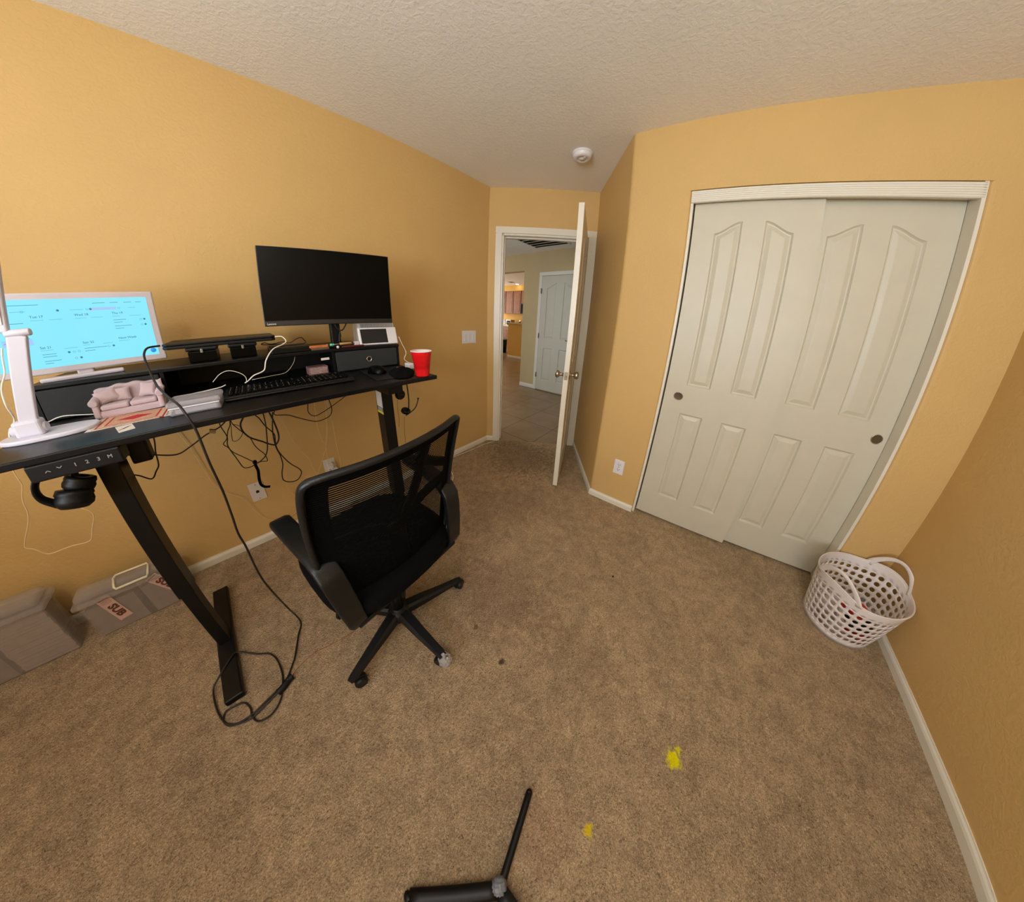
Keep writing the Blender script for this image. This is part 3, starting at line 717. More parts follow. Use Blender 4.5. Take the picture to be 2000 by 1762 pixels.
for (x, z, lb) in ((.300, .365, 'white phone charger plug in the upper socket under the desk'), (.322, .322, 'white charger plug in the lower socket under the desk')):
    c = thing('charger_plug', lb, 'charger', (x, YL - .0087, z))
    MB().box(x - .016, x + .016, YL - .045, YL - .0087, z - .018, z + .014, .004).build('body', 'white', c)
    MB().cyl((x, YL - .045, z), (x, YL - .054, z - .002), .004, n=10).build('cable_boot', 'cablew', c)
CAB={'t1':[(-0.136,1.44,0.91),(-0.134,1.44,0.875),(-0.125,1.44,0.829),(-0.133,1.44,0.789),(-0.118,1.44,0.722),(-0.107,1.44,0.676),(-0.09,1.44,0.666),(-0.064,1.44,0.668)],'t2':[(-0.1,1.455,0.89),(-0.118,1.455,0.848),(-0.13,1.455,0.816),(-0.147,1.455,0.797),(-0.136,1.455,0.778),(-0.123,1.455,0.749),(-0.095,1.455,0.716),(-0.061,1.455,0.675)],'t3':[(-0.1,1.465,0.883),(-0.11,1.465,0.824),(-0.112,1.465,0.797),(-0.099,1.465,0.793),(-0.082,1.465,0.803),(-0.069,1.465,0.823),(-0.068,1.465,0.848),(-0.081,1.465,0.862),(-0.096,1.465,0.869)],'t4':[(-0.046,1.43,0.914),(-0.065,1.43,0.876),(-0.067,1.43,0.847),(-0.057,1.43,0.82),(-0.041,1.43,0.799),(-0.007,1.43,0.772),(0.009,1.43,0.757),(0.036,1.43,0.741),(0.054,1.43,0.758),(0.061,1.43,0.789),(0.058,1.43,0.834),(0.052,1.43,0.879),(0.043,1.43,0.915)],'t5':[(-0.095,1.42,0.902),(-0.078,1.42,0.859),(-0.065,1.42,0.838),(-0.048,1.42,0.811),(-0.039,1.42,0.768),(-0.028,1.42,0.742),(-0.016,1.42,0.721),(-0.012,1.42,0.707),(-0.011,1.42,0.68),(-0.031,1.42,0.684),(-0.048,1.42,0.686)],'t6':[(0.025,1.45,0.908),(0.024,1.45,0.847),(0.016,1.45,0.789),(0.004,1.45,0.728),(-0.012,1.45,0.694),(-0.035,1.45,0.676),(-0.052,1.45,0.669)],'t7':[(-0.009,1.47,0.902),(0.006,1.47,0.868),(0.021,1.47,0.826),(0.045,1.47,0.78),(0.043,1.47,0.747),(0.04,1.47,0.714),(0.047,1.47,0.674),(0.074,1.47,0.61),(0.107,1.47,0.562),(0.109,1.47,0.534),(0.084,1.47,0.507),(0.049,1.47,0.511),(0.026,1.47,0.534),(0.03,1.47,0.573),(0.044,1.47,0.615),(0.045,1.47,0.667),(0.038,1.47,0.715),(0.043,1.47,0.793),(0.063,1.47,0.883)],'t8':[(0.074,1.46,0.905),(0.068,1.46,0.872),(0.119,1.46,0.857),(0.168,1.46,0.826),(0.226,1.46,0.794),(0.262,1.46,0.792),(0.299,1.46,0.804),(0.314,1.46,0.834),(0.311,1.46,0.877),(0.306,1.46,0.906)],'t9':[(0.211,1.44,0.909),(0.204,1.44,0.855),(0.228,1.44,0.828),(0.268,1.44,0.838),(0.291,1.44,0.848),(0.345,1.44,0.874),(0.406,1.44,0.908)],'strap':[(-0.06,1.46,0.673),(-0.061,1.46,0.655),(-0.059,1.46,0.626),(-0.066,1.46,0.587),(-0.067,1.46,0.555),(-0.056,1.46,0.537),(-0.035,1.46,0.528)],'t10':[(-0.101,1.3,0.938),(-0.124,1.3,0.921),(-0.15,1.3,0.911),(-0.177,1.3,0.901),(-0.224,1.3,0.876),(-0.275,1.3,0.858),(-0.346,1.3,0.883),(-0.395,1.3,0.898),(-0.421,1.3,0.906)],'t11':[(-0.307,1.27,0.942),(-0.317,1.27,0.894),(-0.323,1.27,0.85),(-0.336,1.27,0.83),(-0.356,1.27,0.807),(-0.383,1.27,0.831),(-0.41,1.27,0.845),(-0.433,1.27,0.852)],'w12':[(-0.341,1.782,0.804),(-0.326,1.782,0.751),(-0.314,1.782,0.704),(-0.302,1.782,0.624),(-0.288,1.782,0.513),(-0.266,1.782,0.433),(-0.251,1.782,0.411),(-0.184,1.782,0.338),(-0.154,1.782,0.235),(-0.128,1.782,0.172),(-0.084,1.782,0.123),(-0.027,1.782,0.096),(0.042,1.782,0.119),(0.097,1.782,0.101),(0.202,1.782,0.041)],'mainA':[(-0.244,1.43,1.224),(-0.271,1.4,1.223),(-0.279,1.37,1.21),(-0.276,1.34,1.189),(-0.262,1.29,1.15),(-0.241,1.22,1.114),(-0.199,1.1,1.095),(-0.176,1.045,1.084),(-0.164,1.025,1.058),(-0.155,1.02,1.023),(-0.152,1.02,0.984),(-0.151,1.02,0.906),(-0.149,1.03,0.801),(-0.154,1.035,0.705),(-0.161,1.04,0.626),(-0.16,1.05,0.557),(-0.165,1.06,0.453),(-0.166,1.07,0.359),(-0.157,1.08,0.254)],'mainB':[(-0.158,1.181,0.05),(-0.133,1.104,0.006),(-0.159,1.043,0.006),(-0.196,0.96,0.006),(-0.209,0.94,0.006),(-0.235,0.905,0.006),(-0.265,0.879,0.006),(-0.277,0.878,0.006),(-0.329,0.864,0.006),(-0.373,0.853,0.006),(-0.421,0.855,0.006),(-0.45,0.872,0.006),(-0.466,0.899,0.006),(-0.48,0.957,0.008),(-0.481,1.031,0.014),(-0.456,1.053,0.03),(-0.403,1.103,0.038),(-0.379,1.12,0.03),(-0.32,1.077,0.006),(-0.278,1.043,0.006),(-0.258,0.994,0.006),(-0.255,0.928,0.006),(-0.263,0.888,0.006),(-0.283,0.836,0.006),(-0.316,0.808,0.006),(-0.344,0.802,0.012),(-0.37,0.819,0.006),(-0.38,0.849,0.006),(-0.38,0.881,0.006),(-0.395,0.912,0.006),(-0.421,0.922,0.006),(-0.453,0.925,0.006),(-0.465,0.905,0.006),(-0.462,0.886,0.006),(-0.447,0.865,0.006),(-0.414,0.849,0.006),(-0.375,0.841,0.006),(-0.307,0.857,0.01),(-0.283,0.862,0.012)],'plug':[(-0.285,0.858,0.014),(-0.261,0.866,0.014),(-0.242,0.878,0.014),(-0.224,0.883,0.014)],'orange':[(-0.225,0.892,0.004),(-0.205,0.904,0.004),(-0.151,0.919,0.004),(-0.113,0.918,0.004),(-0.077,0.909,0.004),(-0.035,0.902,0.004),(0.031,0.892,0.004)],'w15':[(0.13,1.44,1.22),(0.155,1.43,1.219),(0.167,1.42,1.199),(0.151,1.41,1.187),(0.11,1.39,1.172),(0.078,1.365,1.135),(0.066,1.36,1.1),(0.052,1.36,1.089),(0.024,1.36,1.08),(0.001,1.37,1.06),(-0.011,1.375,1.053)],'w16':[(-0.114,1.4,1.072),(-0.084,1.4,1.099),(-0.053,1.4,1.106),(-0.02,1.4,1.091),(-0.004,1.4,1.071),(-0.005,1.4,1.051)],'w17':[(0.202,1.5,1.117),(0.189,1.49,1.089),(0.15,1.47,1.055),(0.088,1.44,1.054),(0.016,1.4,1.057)],'w18':[(-0.512,1.2,1.271),(-0.518,1.2,1.247),(-0.522,1.2,1.222),(-0.527,1.2,1.205),(-0.539,1.2,1.181),(-0.545,1.2,1.157),(-0.547,1.2,1.128),(-0.567,1.25,1.09),(-0.574,1.25,1.072),(-0.587,1.25,1.056),(-0.594,1.25,1.034)],'w19':[(-0.581,1.355,1.034),(-0.564,1.388,1.035),(-0.541,1.388,1.043),(-0.514,1.388,1.043),(-0.454,1.38,1.034),(-0.435,1.382,1.034),(-0.362,1.382,1.034),(-0.271,1.37,1.034),(-0.239,1.388,1.041),(-0.177,1.388,1.043),(-0.103,1.388,1.048),(-0.075,1.388,1.055)],'w20':[(-0.793,1.6,0.851),(-0.793,1.6,0.816),(-0.793,1.6,0.788),(-0.807,1.6,0.753),(-0.815,1.6,0.725),(-0.821,1.6,0.682),(-0.832,1.6,0.651),(-0.85,1.6,0.617),(-0.875,1.6,0.573),(-0.882,1.6,0.55),(-0.866,1.6,0.534),(-0.849,1.6,0.502),(-0.83,1.6,0.494),(-0.777,1.6,0.497),(-0.733,1.6,0.491),(-0.712,1.6,0.501),(-0.693,1.6,0.542),(-0.667,1.6,0.6),(-0.688,1.6,0.64),(-0.739,1.6,0.701),(-0.766,1.6,0.751),(-0.765,1.6,0.777)],'wa':[(0.081,1.76,0.82),(0.098,1.76,0.769),(0.125,1.76,0.657),(0.143,1.76,0.578),(0.171,1.76,0.507),(0.196,1.76,0.449),(0.198,1.76,0.4),(0.21,1.76,0.336),(0.213,1.76,0.257)],'wb':[(0.249,1.5,0.889),(0.248,1.56,0.727),(0.266,1.62,0.61),(0.282,1.65,0.556),(0.242,1.68,0.451),(0.211,1.7,0.374),(0.184,1.72,0.293)],'wc':[(0.299,1.5,0.89),(0.29,1.56,0.687),(0.277,1.62,0.57),(0.281,1.68,0.482),(0.289,1.75,0.365),(0.291,1.78,0.316)],'wd':[(0.305,1.5,0.889),(0.329,1.58,0.71),(0.34,1.65,0.527),(0.351,1.7,0.396),(0.344,1.73,0.316)],'wf':[(0.045,1.5,0.708),(0.045,1.55,0.633),(0.044,1.6,0.574),(0.052,1.65,0.504),(0.051,1.7,0.429),(0.037,1.75,0.342),(0.047,1.78,0.278),(0.067,1.782,0.228),(0.103,1.782,0.193),(0.171,1.782,0.152)],'m22':[(0.446,1.46,1.271),(0.424,1.46,1.234),(0.409,1.46,1.227),(0.409,1.46,1.2),(0.4,1.46,1.166)],'m23':[(0.385,1.45,1.263),(0.393,1.45,1.243),(0.406,1.45,1.227),(0.399,1.45,1.201),(0.399,1.45,1.167)],'s23':[(0.168,1.5,1.182),(0.116,1.5,1.182),(0.079,1.5,1.187),(0.092,1.5,1.193),(0.116,1.5,1.185),(0.162,1.5,1.19),(0.191,1.5,1.184),(0.217,1.5,1.198),(0.239,1.5,1.204),(0.25,1.5,1.194),(0.247,1.5,1.175)],'ck':[(0.689,1.4,1.187),(0.706,1.4,1.145),(0.726,1.4,1.096),(0.713,1.4,1.057)],'hw':[(0.601,1.24,0.776),(0.593,1.24,0.703),(0.591,1.24,0.639),(0.586,1.24,0.51)],'hw2':[(0.573,1.24,0.879),(0.569,1.24,0.844),(0.57,1.24,0.795),(0.569,1.24,0.762),(0.564,1.24,0.729)],'fl':[(1.287,1.762,0.006),(1.402,1.75,0.006),(1.524,1.737,0.006),(1.662,1.73,0.006),(1.786,1.697,0.006)],'fl2':[(1.266,1.743,0.012),(1.149,1.619,0.012),(1.093,1.511,0.012),(1.02,1.436,0.012),(1.013,1.395,0.012)]}
# ------------------------------------------------------------------ standing desk
DZ = 1.03
dk = thing('standing_desk', 'black height-adjustable standing desk with two metal legs against the ochre wall', 'desk', (.05, 1.23, 0))
MB().prism([(-.59, 1.037), (.684, 1.037), (.684, 1.69), (-.59, 1.69)], DZ - .020, DZ, .0035, 2).build('desktop', 'blacktop', dk)
for x in (-.415, .500):
    m = MB().box(x - .0325, x + .0325, .935, 1.535, .006, .034, .006); m.build('foot', 'blackmetal', dk)
    MB().box(x - .022, x + .022, 1.193, 1.258, .030, .60, .003).build('lower_tube', 'blackmetal', dk)
    m = MB().box(x - .026, x + .026, 1.187, 1.264, .355, .965, .003); m.build('upper_tube', 'blackmetal', dk)
    MB().box(x - .035, x + .035, 1.09, 1.56, .962, 1.0, .003).box(x - .045, x + .045, 1.08, 1.60, .998, 1.010).build('top_bracket', 'blackmetal', dk)
MB().box(-.39, .475, 1.205, 1.245, .968, 1.0, .003).build('crossbar', 'blackmetal', dk)
MB().box(-.384, -.330, 1.27, 1.32, .870, 1.010, .007).build('power_box', 'black', dk)
m = MB().box(.4735 - .0, .4741, 1.192, 1.255, .872, .950); m.build('label_sticker', 'paper', dk)
m = MB().box(.4733, .4740, 1.192, 1.255, .838, .850); m.build('warning_sticker', 'yellow', dk)
m = MB()
for k in range(4): m.box(.4732, .4739, 1.196, 1.250, .853 + k * .0045, .855 + k * .0045)
m.build('printed_lines', 'paper', dk)
# controller under the front edge
ctl = MB().box(-.50, -.325, 1.038, 1.095, .967, 1.010, .004).build('control_panel', 'black', dk)
mt = T(-.412, 1.0372, .990) @ RX(R(90))
m = MB()
for i, ch in enumerate('123M'): m.text(ch, .013, mt @ T(-.002 + i * .022, 0, 0), .0002, .0003)
for x, s_ in ((-.052, 1), (-.030, -1)):
    m.box(-.0052, .0010, -.0009, .0009, 0, .0006, 0, 1, mt @ T(x, .001, 0) @ RZ(R(42 * s_)) @ T(-.001, 0, 0))
    m.box(-.0010, .0052, -.0009, .0009, 0, .0006, 0, 1, mt @ T(x, .001, 0) @ RZ(R(-42 * s_)) @ T(.001, 0, 0))
m.build('button_symbols', 'ink', ctl)

# shelf riser with two drawers
SZ = 1.147
sh = thing('desk_shelf', 'long black desktop shelf riser with a charcoal fabric drawer at each end', 'shelf', (.05, 1.54, DZ))
MB().box(-.588, .686, 1.398, 1.69, SZ - .014, SZ, .002).build('top_board', 'blacktop', sh)
for x in (-.580, -.257, .350, .679): MB().box(x - .006, x + .006, 1.404, 1.685, DZ, SZ - .014, .001).build('side_panel', 'blacktop', sh)
MB().box(-.574, .673, 1.676, 1.686, DZ, SZ - .014).build('back_panel', 'dark', sh)
for a, b_ in ((-.571, -.266), (.359, .670)):
    dr = MB().box(a, b_, 1.399, 1.64, DZ + .004, SZ - .018, .003).build('drawer', 'fabricdark', sh)
    if a > 0:
        mt = T(.516, 1.3985, 1.081) @ RX(R(90))
        MB().lathe([(.0105, 0), (.0135, .0005), (.0145, .002), (.0135, .0032), (.0105, .003), (.0095, .001)], 28, mt).build('drawer_ring', 'chrome', dr)
        MB().lathe([(0, .0006), (.0103, .0006)], 20, mt).build('finger_hole', 'dark', dr)
MB().box(.292, .328, 1.3965, 1.3985, 1.100, 1.111, .0005).build('label_sticker', 'paper', sh)

# ------------------------------------------------------------------ monitor
mon = thing('computer_monitor', 'black widescreen computer monitor, switched off, on the desk shelf', 'monitor', (.385, 1.46, SZ))
aM = math.atan2(1.40 - 1.50, .655 - .108)
mm0 = T(.3815, 1.452, 1.432) @ RZ(aM) @ RX(R(-3))
MB().box(-.281, .281, 0, .012, -.170, .170, .003, 2, mm0).box(-.20, .20, .010, .045, -.13, .13, .012, 2, mm0).build('casing', 'bezel', mon)
MB().box(-.2775, .2775, -.0012, .001, -.147, .167, .0003, 1, mm0).build('screen', 'gloss', mon)
ch_ = MB().box(-.279, .279, -.0022, .001, -.1685, -.149, .001, 1, mm0).build('chin', 'bezel', mon)
MB().text('Lenovo', .0115, mm0 @ T(-.253, -.0023, -.1605) @ RX(R(90)), .0002, .0002).build('logo', 'paper', ch_)
MB().box(.372, .418, 1.485, 1.515, SZ + .008, 1.43, .006).build('stand_neck', 'black', mon)
MB().box(.27, .51, 1.44, 1.66, SZ, SZ + .010, .004).build('stand_base', 'black', mon)
# tray left of the monitor stand
tr = tag(recenter(MB().box(.105, .262, 1.42, 1.60, SZ, SZ + .022, .003).box(.112, .255, 1.427, 1.593, SZ + .022, SZ + .024).build('tray', 'blacktop')), 'low dark tray on the shelf left of the monitor stand', 'tray')

# ------------------------------------------------------------------ lit calendar display
cal = thing('calendar_display', 'white-framed wall-calendar screen glowing light blue, propped on the desk shelf', 'display', (-.44, 1.47, SZ))
pR, pL = V((-.243, 1.50, 0)), V((-.655, 1.405, 0)); ac = math.atan2(pR.y - pL.y, pR.x - pL.x); Wc = (pR - pL).length
cm = T(-.243, 1.50, 1.172) @ RZ(ac) @ RX(R(-2))      # x=0 is the right edge, negative to the left
MB().box(-Wc, 0, 0, .016, 0, .243, .004, 2, cm).build('frame', 'frame', cal)
MB().box(-Wc - .001, .001, .010, .024, -.001, .244, .004, 2, cm).build('back_shell', 'white', cal)
scr = MB().box(-Wc + .019, -.019, -.0006, .001, .019, .224, 0, 1, cm).build('screen', 'screenlit', cal)
st = cm @ T(0, -.0010, 0) @ RX(R(90))
SW = Wc - .038
def sx(u): return -.019 - SW * (1 - u)
def sy(v): return .224 - .205 * v
m = MB()
def tx(s_, u, v, sz, al='LEFT', b=0): m.text(s_, sz, st @ T(sx(u), sy(v), 0), .0001, b, al)
for u, v, t in ((.27, .25, 'Tue 17'), (.515, .25, 'Wed 18'), (.745, .25, 'Thu 19'), (.27, .70, 'Sat 21'), (.515, .68, 'Sun 22'), (.745, .66, 'Next Week')): tx(t, u, v, .0098, b=.0001)
tx('Jun 16', .03, .08, .012, b=.0002)
def ln(u, v, w_, h=.0013): m.box(0, w_, -h / 2, h / 2, 0, .0002, 0, 1, st @ T(sx(u), sy(v), 0))
for u, v, w_ in ((.14, .08, .06), (.23, .08, .028), (.30, .08, .014), (.10, .33, .05), (.08, .42, .055), (.64, .08, .03), (.75, .08, .02), (.84, .08, .02), (.92, .08, .015),
                 (.745, .36, .032), (.745, .40, .022), (.745, .46, .044), (.745, .50, .022), (.27, .80, .030), (.27, .835, .030), (.27, .90, .036), (.27, .935, .018),
                 (.515, .77, .055), (.515, .81, .024), (.10, .60, .04), (.16, .55, .03)): ln(u, v, w_)
def dot(u, v, r): m.lathe([(0, .0002), (r, .0002), (r, 0)], 18, st @ T(sx(u), sy(v), 0))
for u, v in ((.43, .17), (.20, .45), (.955, .37), (.955, .46), (.42, .80), (.48, .90), (.70, .77), (.62, .17)): dot(u, v, .0032)
m.build('screen_text', 'ui_dark', scr)
m = MB()
for u, v, w_ in ((.37, .30, .028), (.61, .30, .028), (.27, .30, .026), (.515, .30, .026), (.745, .30, .02), (.86, .30, .03), (.50, .17, .03), (.86, .17, .02), (.18, .17, .03), (.27, .74, .026), (.515, .72, .016), (.745, .705, .028), (.40, .74, .03), (.64, .72, .024)): ln(u, v, w_, .001)
def ring(u, v, r): m.lathe([(r * .7, 0), (r * .7, .0002), (r, .0002), (r, 0)], 18, st @ T(sx(u), sy(v), 0))
for u, v in ((.17, .45), (.93, .37), (.93, .46), (.45, .80), (.48, .80), (.45, .90), (.67, .77), (.80, .17), (.24, .17), (.60, .17)): ring(u, v, .0032)
m.build('faint_text', 'ui_mid', scr)
m = MB(); m.box(-.032, .032, -.0045, .0045, 0, .00012, .0004, 1, st @ T(sx(.70), sy(.17), 0)); m.box(-.030, .030, -.0090, .0090, 0, .00012, .0004, 1, st @ T(sx(.17), sy(.60), 0)); m.build('event_chip', 'ui_pink', scr)
m = MB(); dot(.962, .92, .0082); m.build('add_button', 'ui_blue', scr)
mt = T(-.46, 1.458, SZ + .006) @ RZ(ac)
MB().box(-.105, .095, -.014, .014, -.006, .008, .006, 3, mt).box(-.02, .02, 0, .05, 0, .026, .004, 2, mt).build('stand_foot', 'frame', cal)

# ------------------------------------------------------------------ laptop on two lidded boxes
lp = thing('laptop', 'closed dark laptop lying across two black boxes on the desk shelf', 'laptop', (-.055, 1.56, 1.204))
lm = T(-.055, 1.555, 1.2045) @ RZ(R(-.6))
MB().prism([(-.172, -.118), (.172, -.118), (.187, -.100), (.187, .118), (-.187, .118), (-.187, -.100)], 0, .0115, .003, 2, lm).build('body', 'black', lp)
MB().prism([(-.172, -.118), (.172, -.118), (.187, -.100), (.187, .118), (-.187, .118), (-.187, -.100)], .0125, .021, .0025, 2, lm).build('lid', 'black', lp)
MB().cyl(lm @ V((-.150, .112, .010)), lm @ V((.150, .112, .010)), .0075).build('hinge', 'black', lp)
for i, x in enumerate((-.127, .009)):
    b_ = thing('storage_box', ['black lidded box under the left end of the laptop', 'black lidded box under the right end of the laptop'][i], 'box', (x, 1.50, SZ), 0, 'black boxes holding up the laptop')
    MB().prism([(x - .045, 1.445), (x + .045, 1.445), (x + .049, 1.565), (x - .049, 1.565)], SZ, SZ + .042, .004, 2).build('body', 'gloss', b_)
    MB().box(x - .051, x + .051, 1.440, 1.570, SZ + .043, SZ + .0572, .005).build('lid', 'black', b_)
    MB().box(x - .004, x + .004, 1.4375, 1.4415, SZ + .036, SZ + .050, .001).build('latch', 'steel', b_)

# ------------------------------------------------------------------ white speaker box and tilted clock
sp = thing('speaker', 'small white perforated speaker box behind the digital clock', 'speaker', (.61, 1.55, SZ))
MB().box(.52, .725, 1.52, 1.62, SZ, 1.262, .012, 3).build('body', 'white', sp)
m = MB()
for i in range(22):
    for j in range(6):
        m.cyl((.535 + i * .0083, 1.5195, 1.218 + j * .0068), (.535 + i * .0083, 1.522, 1.218 + j * .0068), .0023, n=8)
m.build('grille', 'fabricdark', sp)
ck = thing('digital_clock', 'white tilted clock with a dark blank screen and speaker strip on the shelf', 'clock', (.585, 1.43, SZ))
km = T(.5875, 1.414, SZ + .004) @ RZ(R(-4)) @ RX(R(-16))
MB().box(-.101, .101, 0, .014, 0, .093, .006, 3, km).build('casing', 'white', ck)
MB().box(-.090, .046, -.0008, .001, .008, .083, .0004, 1, km).build('screen', 'bezel', ck)
m = MB()
for i in range(5):
    for j in range(9): m.cyl(km @ V((.058 + i * .008, -.0006, .012 + j * .0085)), km @ V((.058 + i * .008, .001, .012 + j * .0085)), .0016, n=8)
m.build('speaker_strip', 'frame', ck)
MB().box(-.04, .04, .010, .055, -.0035, .030, .004, 2, T(.5875, 1.418, SZ + .0035) @ RZ(R(-4))).build('stand', 'white', ck)
pa = thing('power_adapter', 'small white power adapter at the right end of the shelf', 'adapter', (.70, 1.30, DZ))
mt = T(.66, 1.315, DZ) @ RZ(R(-50))
# ------------------------------------------------------------------ small things on the shelf
def lying(name, label, cat, p0, p1, parts):
    t = thing(name, label, cat, p0); p0, p1 = V(p0), V(p1)
    for nm, a, b_, r0, r1, mt_ in parts: MB().cyl(p0.lerp(p1, a), p0.lerp(p1, b_), r0, r1, n=14, bev=.0008).build(nm, mt_, t)
    return t
kn = thing('folding_knife', 'orange wood handled pocket knife lying on the shelf left of the pens', 'knife', (.305, 1.425, SZ))
mt = T(.300, 1.427, SZ) @ RZ(R(5))
MB().prism([(-.042, -.010), (.035, -.008), (.040, .004), (.020, .010), (-.040, .010), (-.048, .002)], .010, .021, .003, 2, mt).build('handle', 'orange', kn)
MB().prism([(-.042, -.006), (.036, -.006), (.036, .006), (-.040, .008)], .0105, .0215, .001, 1, mt @ T(.002, -.006, -.0105) ).build('blade', 'steel', kn)
MB().ball((.034, -.003, .020), .006, (1, 1, .6), mt, 2).build('bolster', 'tan', kn)
lying('screwdriver', 'screwdriver with a green collar and a pale shaft on the shelf', 'screwdriver', (.345, 1.424, SZ + .018), (.462, 1.418, SZ + .022),
      [('collar', 0, .10, .0055, .0075, 'green'), ('collar_ring', .10, .16, .004, .006, 'green'), ('shaft', .16, .38, .0022, .0022, 'chrome'), ('handle', .38, .85, .006, .0055, 'tan')])
lying('pen', 'dark red pen lying in front of the screwdriver on the shelf', 'pen', (.392, 1.409, SZ + .0055), (.498, 1.404, SZ + .0055), [('barrel', .12, 1, .0052, .0052, 'maroon'), ('tip', 0, .12, .002, .0050, 'maroon')])
sb = thing('usb_charger', 'translucent grey charger block lying left of the clock', 'charger', (.478, 1.435, SZ))
MB().box(.462, .486, 1.424, 1.452, SZ, SZ + .026, .004).build('body', 'frame', sb); MB().box(.4585, .4625, 1.430, 1.446, SZ + .010, SZ + .018, .001).build('connector', 'steel', sb)
bd = thing('bead', 'small pearly bead on the shelf edge beside the red pen', 'bead', (.376, 1.408, SZ))
MB().ball((.376, 1.408, SZ + .007), .007).build('ball', 'ui_pink' if False else 'frame', bd); MB().cyl((.376, 1.408, SZ), (.376, 1.408, SZ + .002), .0045, n=12).build('base', 'chrome', bd)
MB().box(-.014, .014, -.022, .022, 0, .030, .004, 2, T(.697, 1.33, DZ + .0)).bm.free()
for o in list(pa.children): pass
MB().prism([(-.010, -.024), (.012, -.024), (.012, .020), (-.010, .020)], 0, .030, .003, 2, T(.645, 1.345, DZ)).bm.free()
MB().box(.652, .6815, 1.24, 1.285, DZ, DZ + .030, .004).build('body', 'white', pa)
MB().cyl((.667, 1.285, DZ + .015), (.667, 1.297, DZ + .015), .004, n=12).build('cable_boot', 'cablew', pa)
pa.location = (.667, 1.262, DZ)
for c in pa.children: c.data.transform(T(-.667 + .70, -1.262 + 1.30, 0))

# ------------------------------------------------------------------ things on the desktop
kb = thing('keyboard', 'full-size black keyboard in the middle of the desk', 'keyboard', (.145, 1.275, DZ))
km = T(.145, 1.272, DZ) @ RZ(R(-2.5))
m = MB().prism([(-.222, -.075), (.222, -.075), (.224, .078), (-.224, .078)], .002, .014, .003, 2, km); m.box(-.222, .222, -.090, -.072, .002, .010, .004, 2, km)
m.build('body', 'black', kb)
for x in (-.2, .2): MB().box(x - .012, x + .012, .055, .068, 0, .006, .001, 1, km).build('foot', 'dark', kb)
kk = 0; extra = MB(); kmesh = {}
for r_ in range(6):
    y = .060 - r_ * .0212; x = -.212
    while x < .205:
        w_ = .0165
        if r_ == 5 and abs(x + .128) < .011: w_ = .105
        if (r_ == 0 and (abs(x + .19) < .01 or abs(x + .095) < .008)) or abs(x - .078) < .007 or abs(x - .142) < .007: x += .010; continue
        if kk < 100:
            if w_ not in kmesh:
                kmesh[w_] = MB().box(0, w_, -.0082, .0082, .014, .0195, .0022, 1).build('key', 'gloss'); k_ = kmesh[w_]
            else: k_ = kmesh[w_].copy(); COL.objects.link(k_)
            k_.parent = kb; k_.matrix_basis = WM[kb].inverted() @ km @ T(x, y, 0)
        else: extra.box(x, x + w_, y - .0082, y + .0082, .014, .0195, .0022, 1, km)
        kk += 1; x += w_ + .0024
if extra.bm.verts: extra.build('key', 'gloss', kb, kind='stuff')
lg = MB()
random.seed(3)
for r_ in range(6):
    for k in range(21):
        if random.random() < .8: lg.box(-.001, .001, -.0017, .0017, 0, .0002, 0, 1, km @ T(-.207 + k * .0192, .063 - r_ * .0212, .01955))
lg.build('key_legends', 'frame', kb, kind='stuff')
mp = tag(recenter(MB().prism([(.432, 1.115), (.600, 1.09), (.655, 1.36), (.452, 1.375)], DZ, DZ + .003, .001, 1).build('mouse_mat', 'bezel')), 'thin black mouse mat in front of the right drawer', 'mouse mat')
ms = thing('computer_mouse', 'black computer mouse on the mouse mat', 'mouse', (.512, 1.23, DZ + .003))
mt = T(.493, 1.258, DZ + .0035) @ RZ(R(20))
m = MB(); m.grid(lambda u, v: mt @ V((.031 * math.cos(2 * PI * u) * math.cos(v * PI / 2) * (1 - .12 * math.sin(2 * PI * u)), .053 * math.sin(2 * PI * u) * math.cos(v * PI / 2), .004 + .032 * math.sin(v * PI / 2) ** .8)), 28, 8, True, True)
m.lathe([(0, 0), (.030, 0), (.0312, .004)], 28, mt @ Matrix.Diagonal((1, 1.7, 1, 1))); m.build('shell', 'gloss', ms)
MB().cyl(mt @ V((-.003, .030, .0285)), mt @ V((.003, .030, .0285)), .006, n=14).build('scroll_wheel', 'fabricdark', ms)
pc = thing('soft_pouch', 'soft black pouch with a faded pink print beside the red cup', 'pouch', (.605, 1.16, DZ + .003))
def pouch(u, v):
    a = 2 * PI * u; r = v
    x = .058 * math.cos(a) * r * (1 + .08 * math.sin(3 * a)); y = .118 * math.sin(a) * r * (1 + .06 * math.cos(2 * a))
    return T(.575, 1.168, DZ + .0035) @ RZ(R(-25)) @ V((x, y, .024 * (1 - r ** 2.2) * (1 + .30 * math.sin(x * 90 + 1) * math.cos(y * 42)) + .0005))
MB().grid(pouch, 40, 12, True, True).build('pouch_body', 'seat', pc, solid=.002)
def pr(u, v):
    p = V((-.022 + .034 * u, .03 + .055 * v, 0)); x, y = p.x, p.y; r = min(1, math.hypot(x / .058, y / .118))
    return T(.575, 1.168, DZ + .0035) @ RZ(R(-25)) @ V((x, y, .024 * (1 - r ** 2.2) * (1 + .30 * math.sin(x * 90 + 1) * math.cos(y * 42)) + .0028))
MB().grid(pr, 8, 8).build('print', 'printed', pc)
cp = thing('plastic_cup', 'red plastic party cup standing at the right end of the desk', 'cup', (.623, 1.065, DZ))
ct = T(.628, 1.068, DZ)
prof = [(0, .001), (.029, .001), (.0305, .003), (.0325, .020), (.0335, .022), (.0350, .045), (.0362, .0455), (.0385, .072), (.0398, .073), (.0420, .098), (.0430, .099), (.0455, .116)]
MB().lathe(prof, 48, ct).build('cup_wall', 'cup', cp)
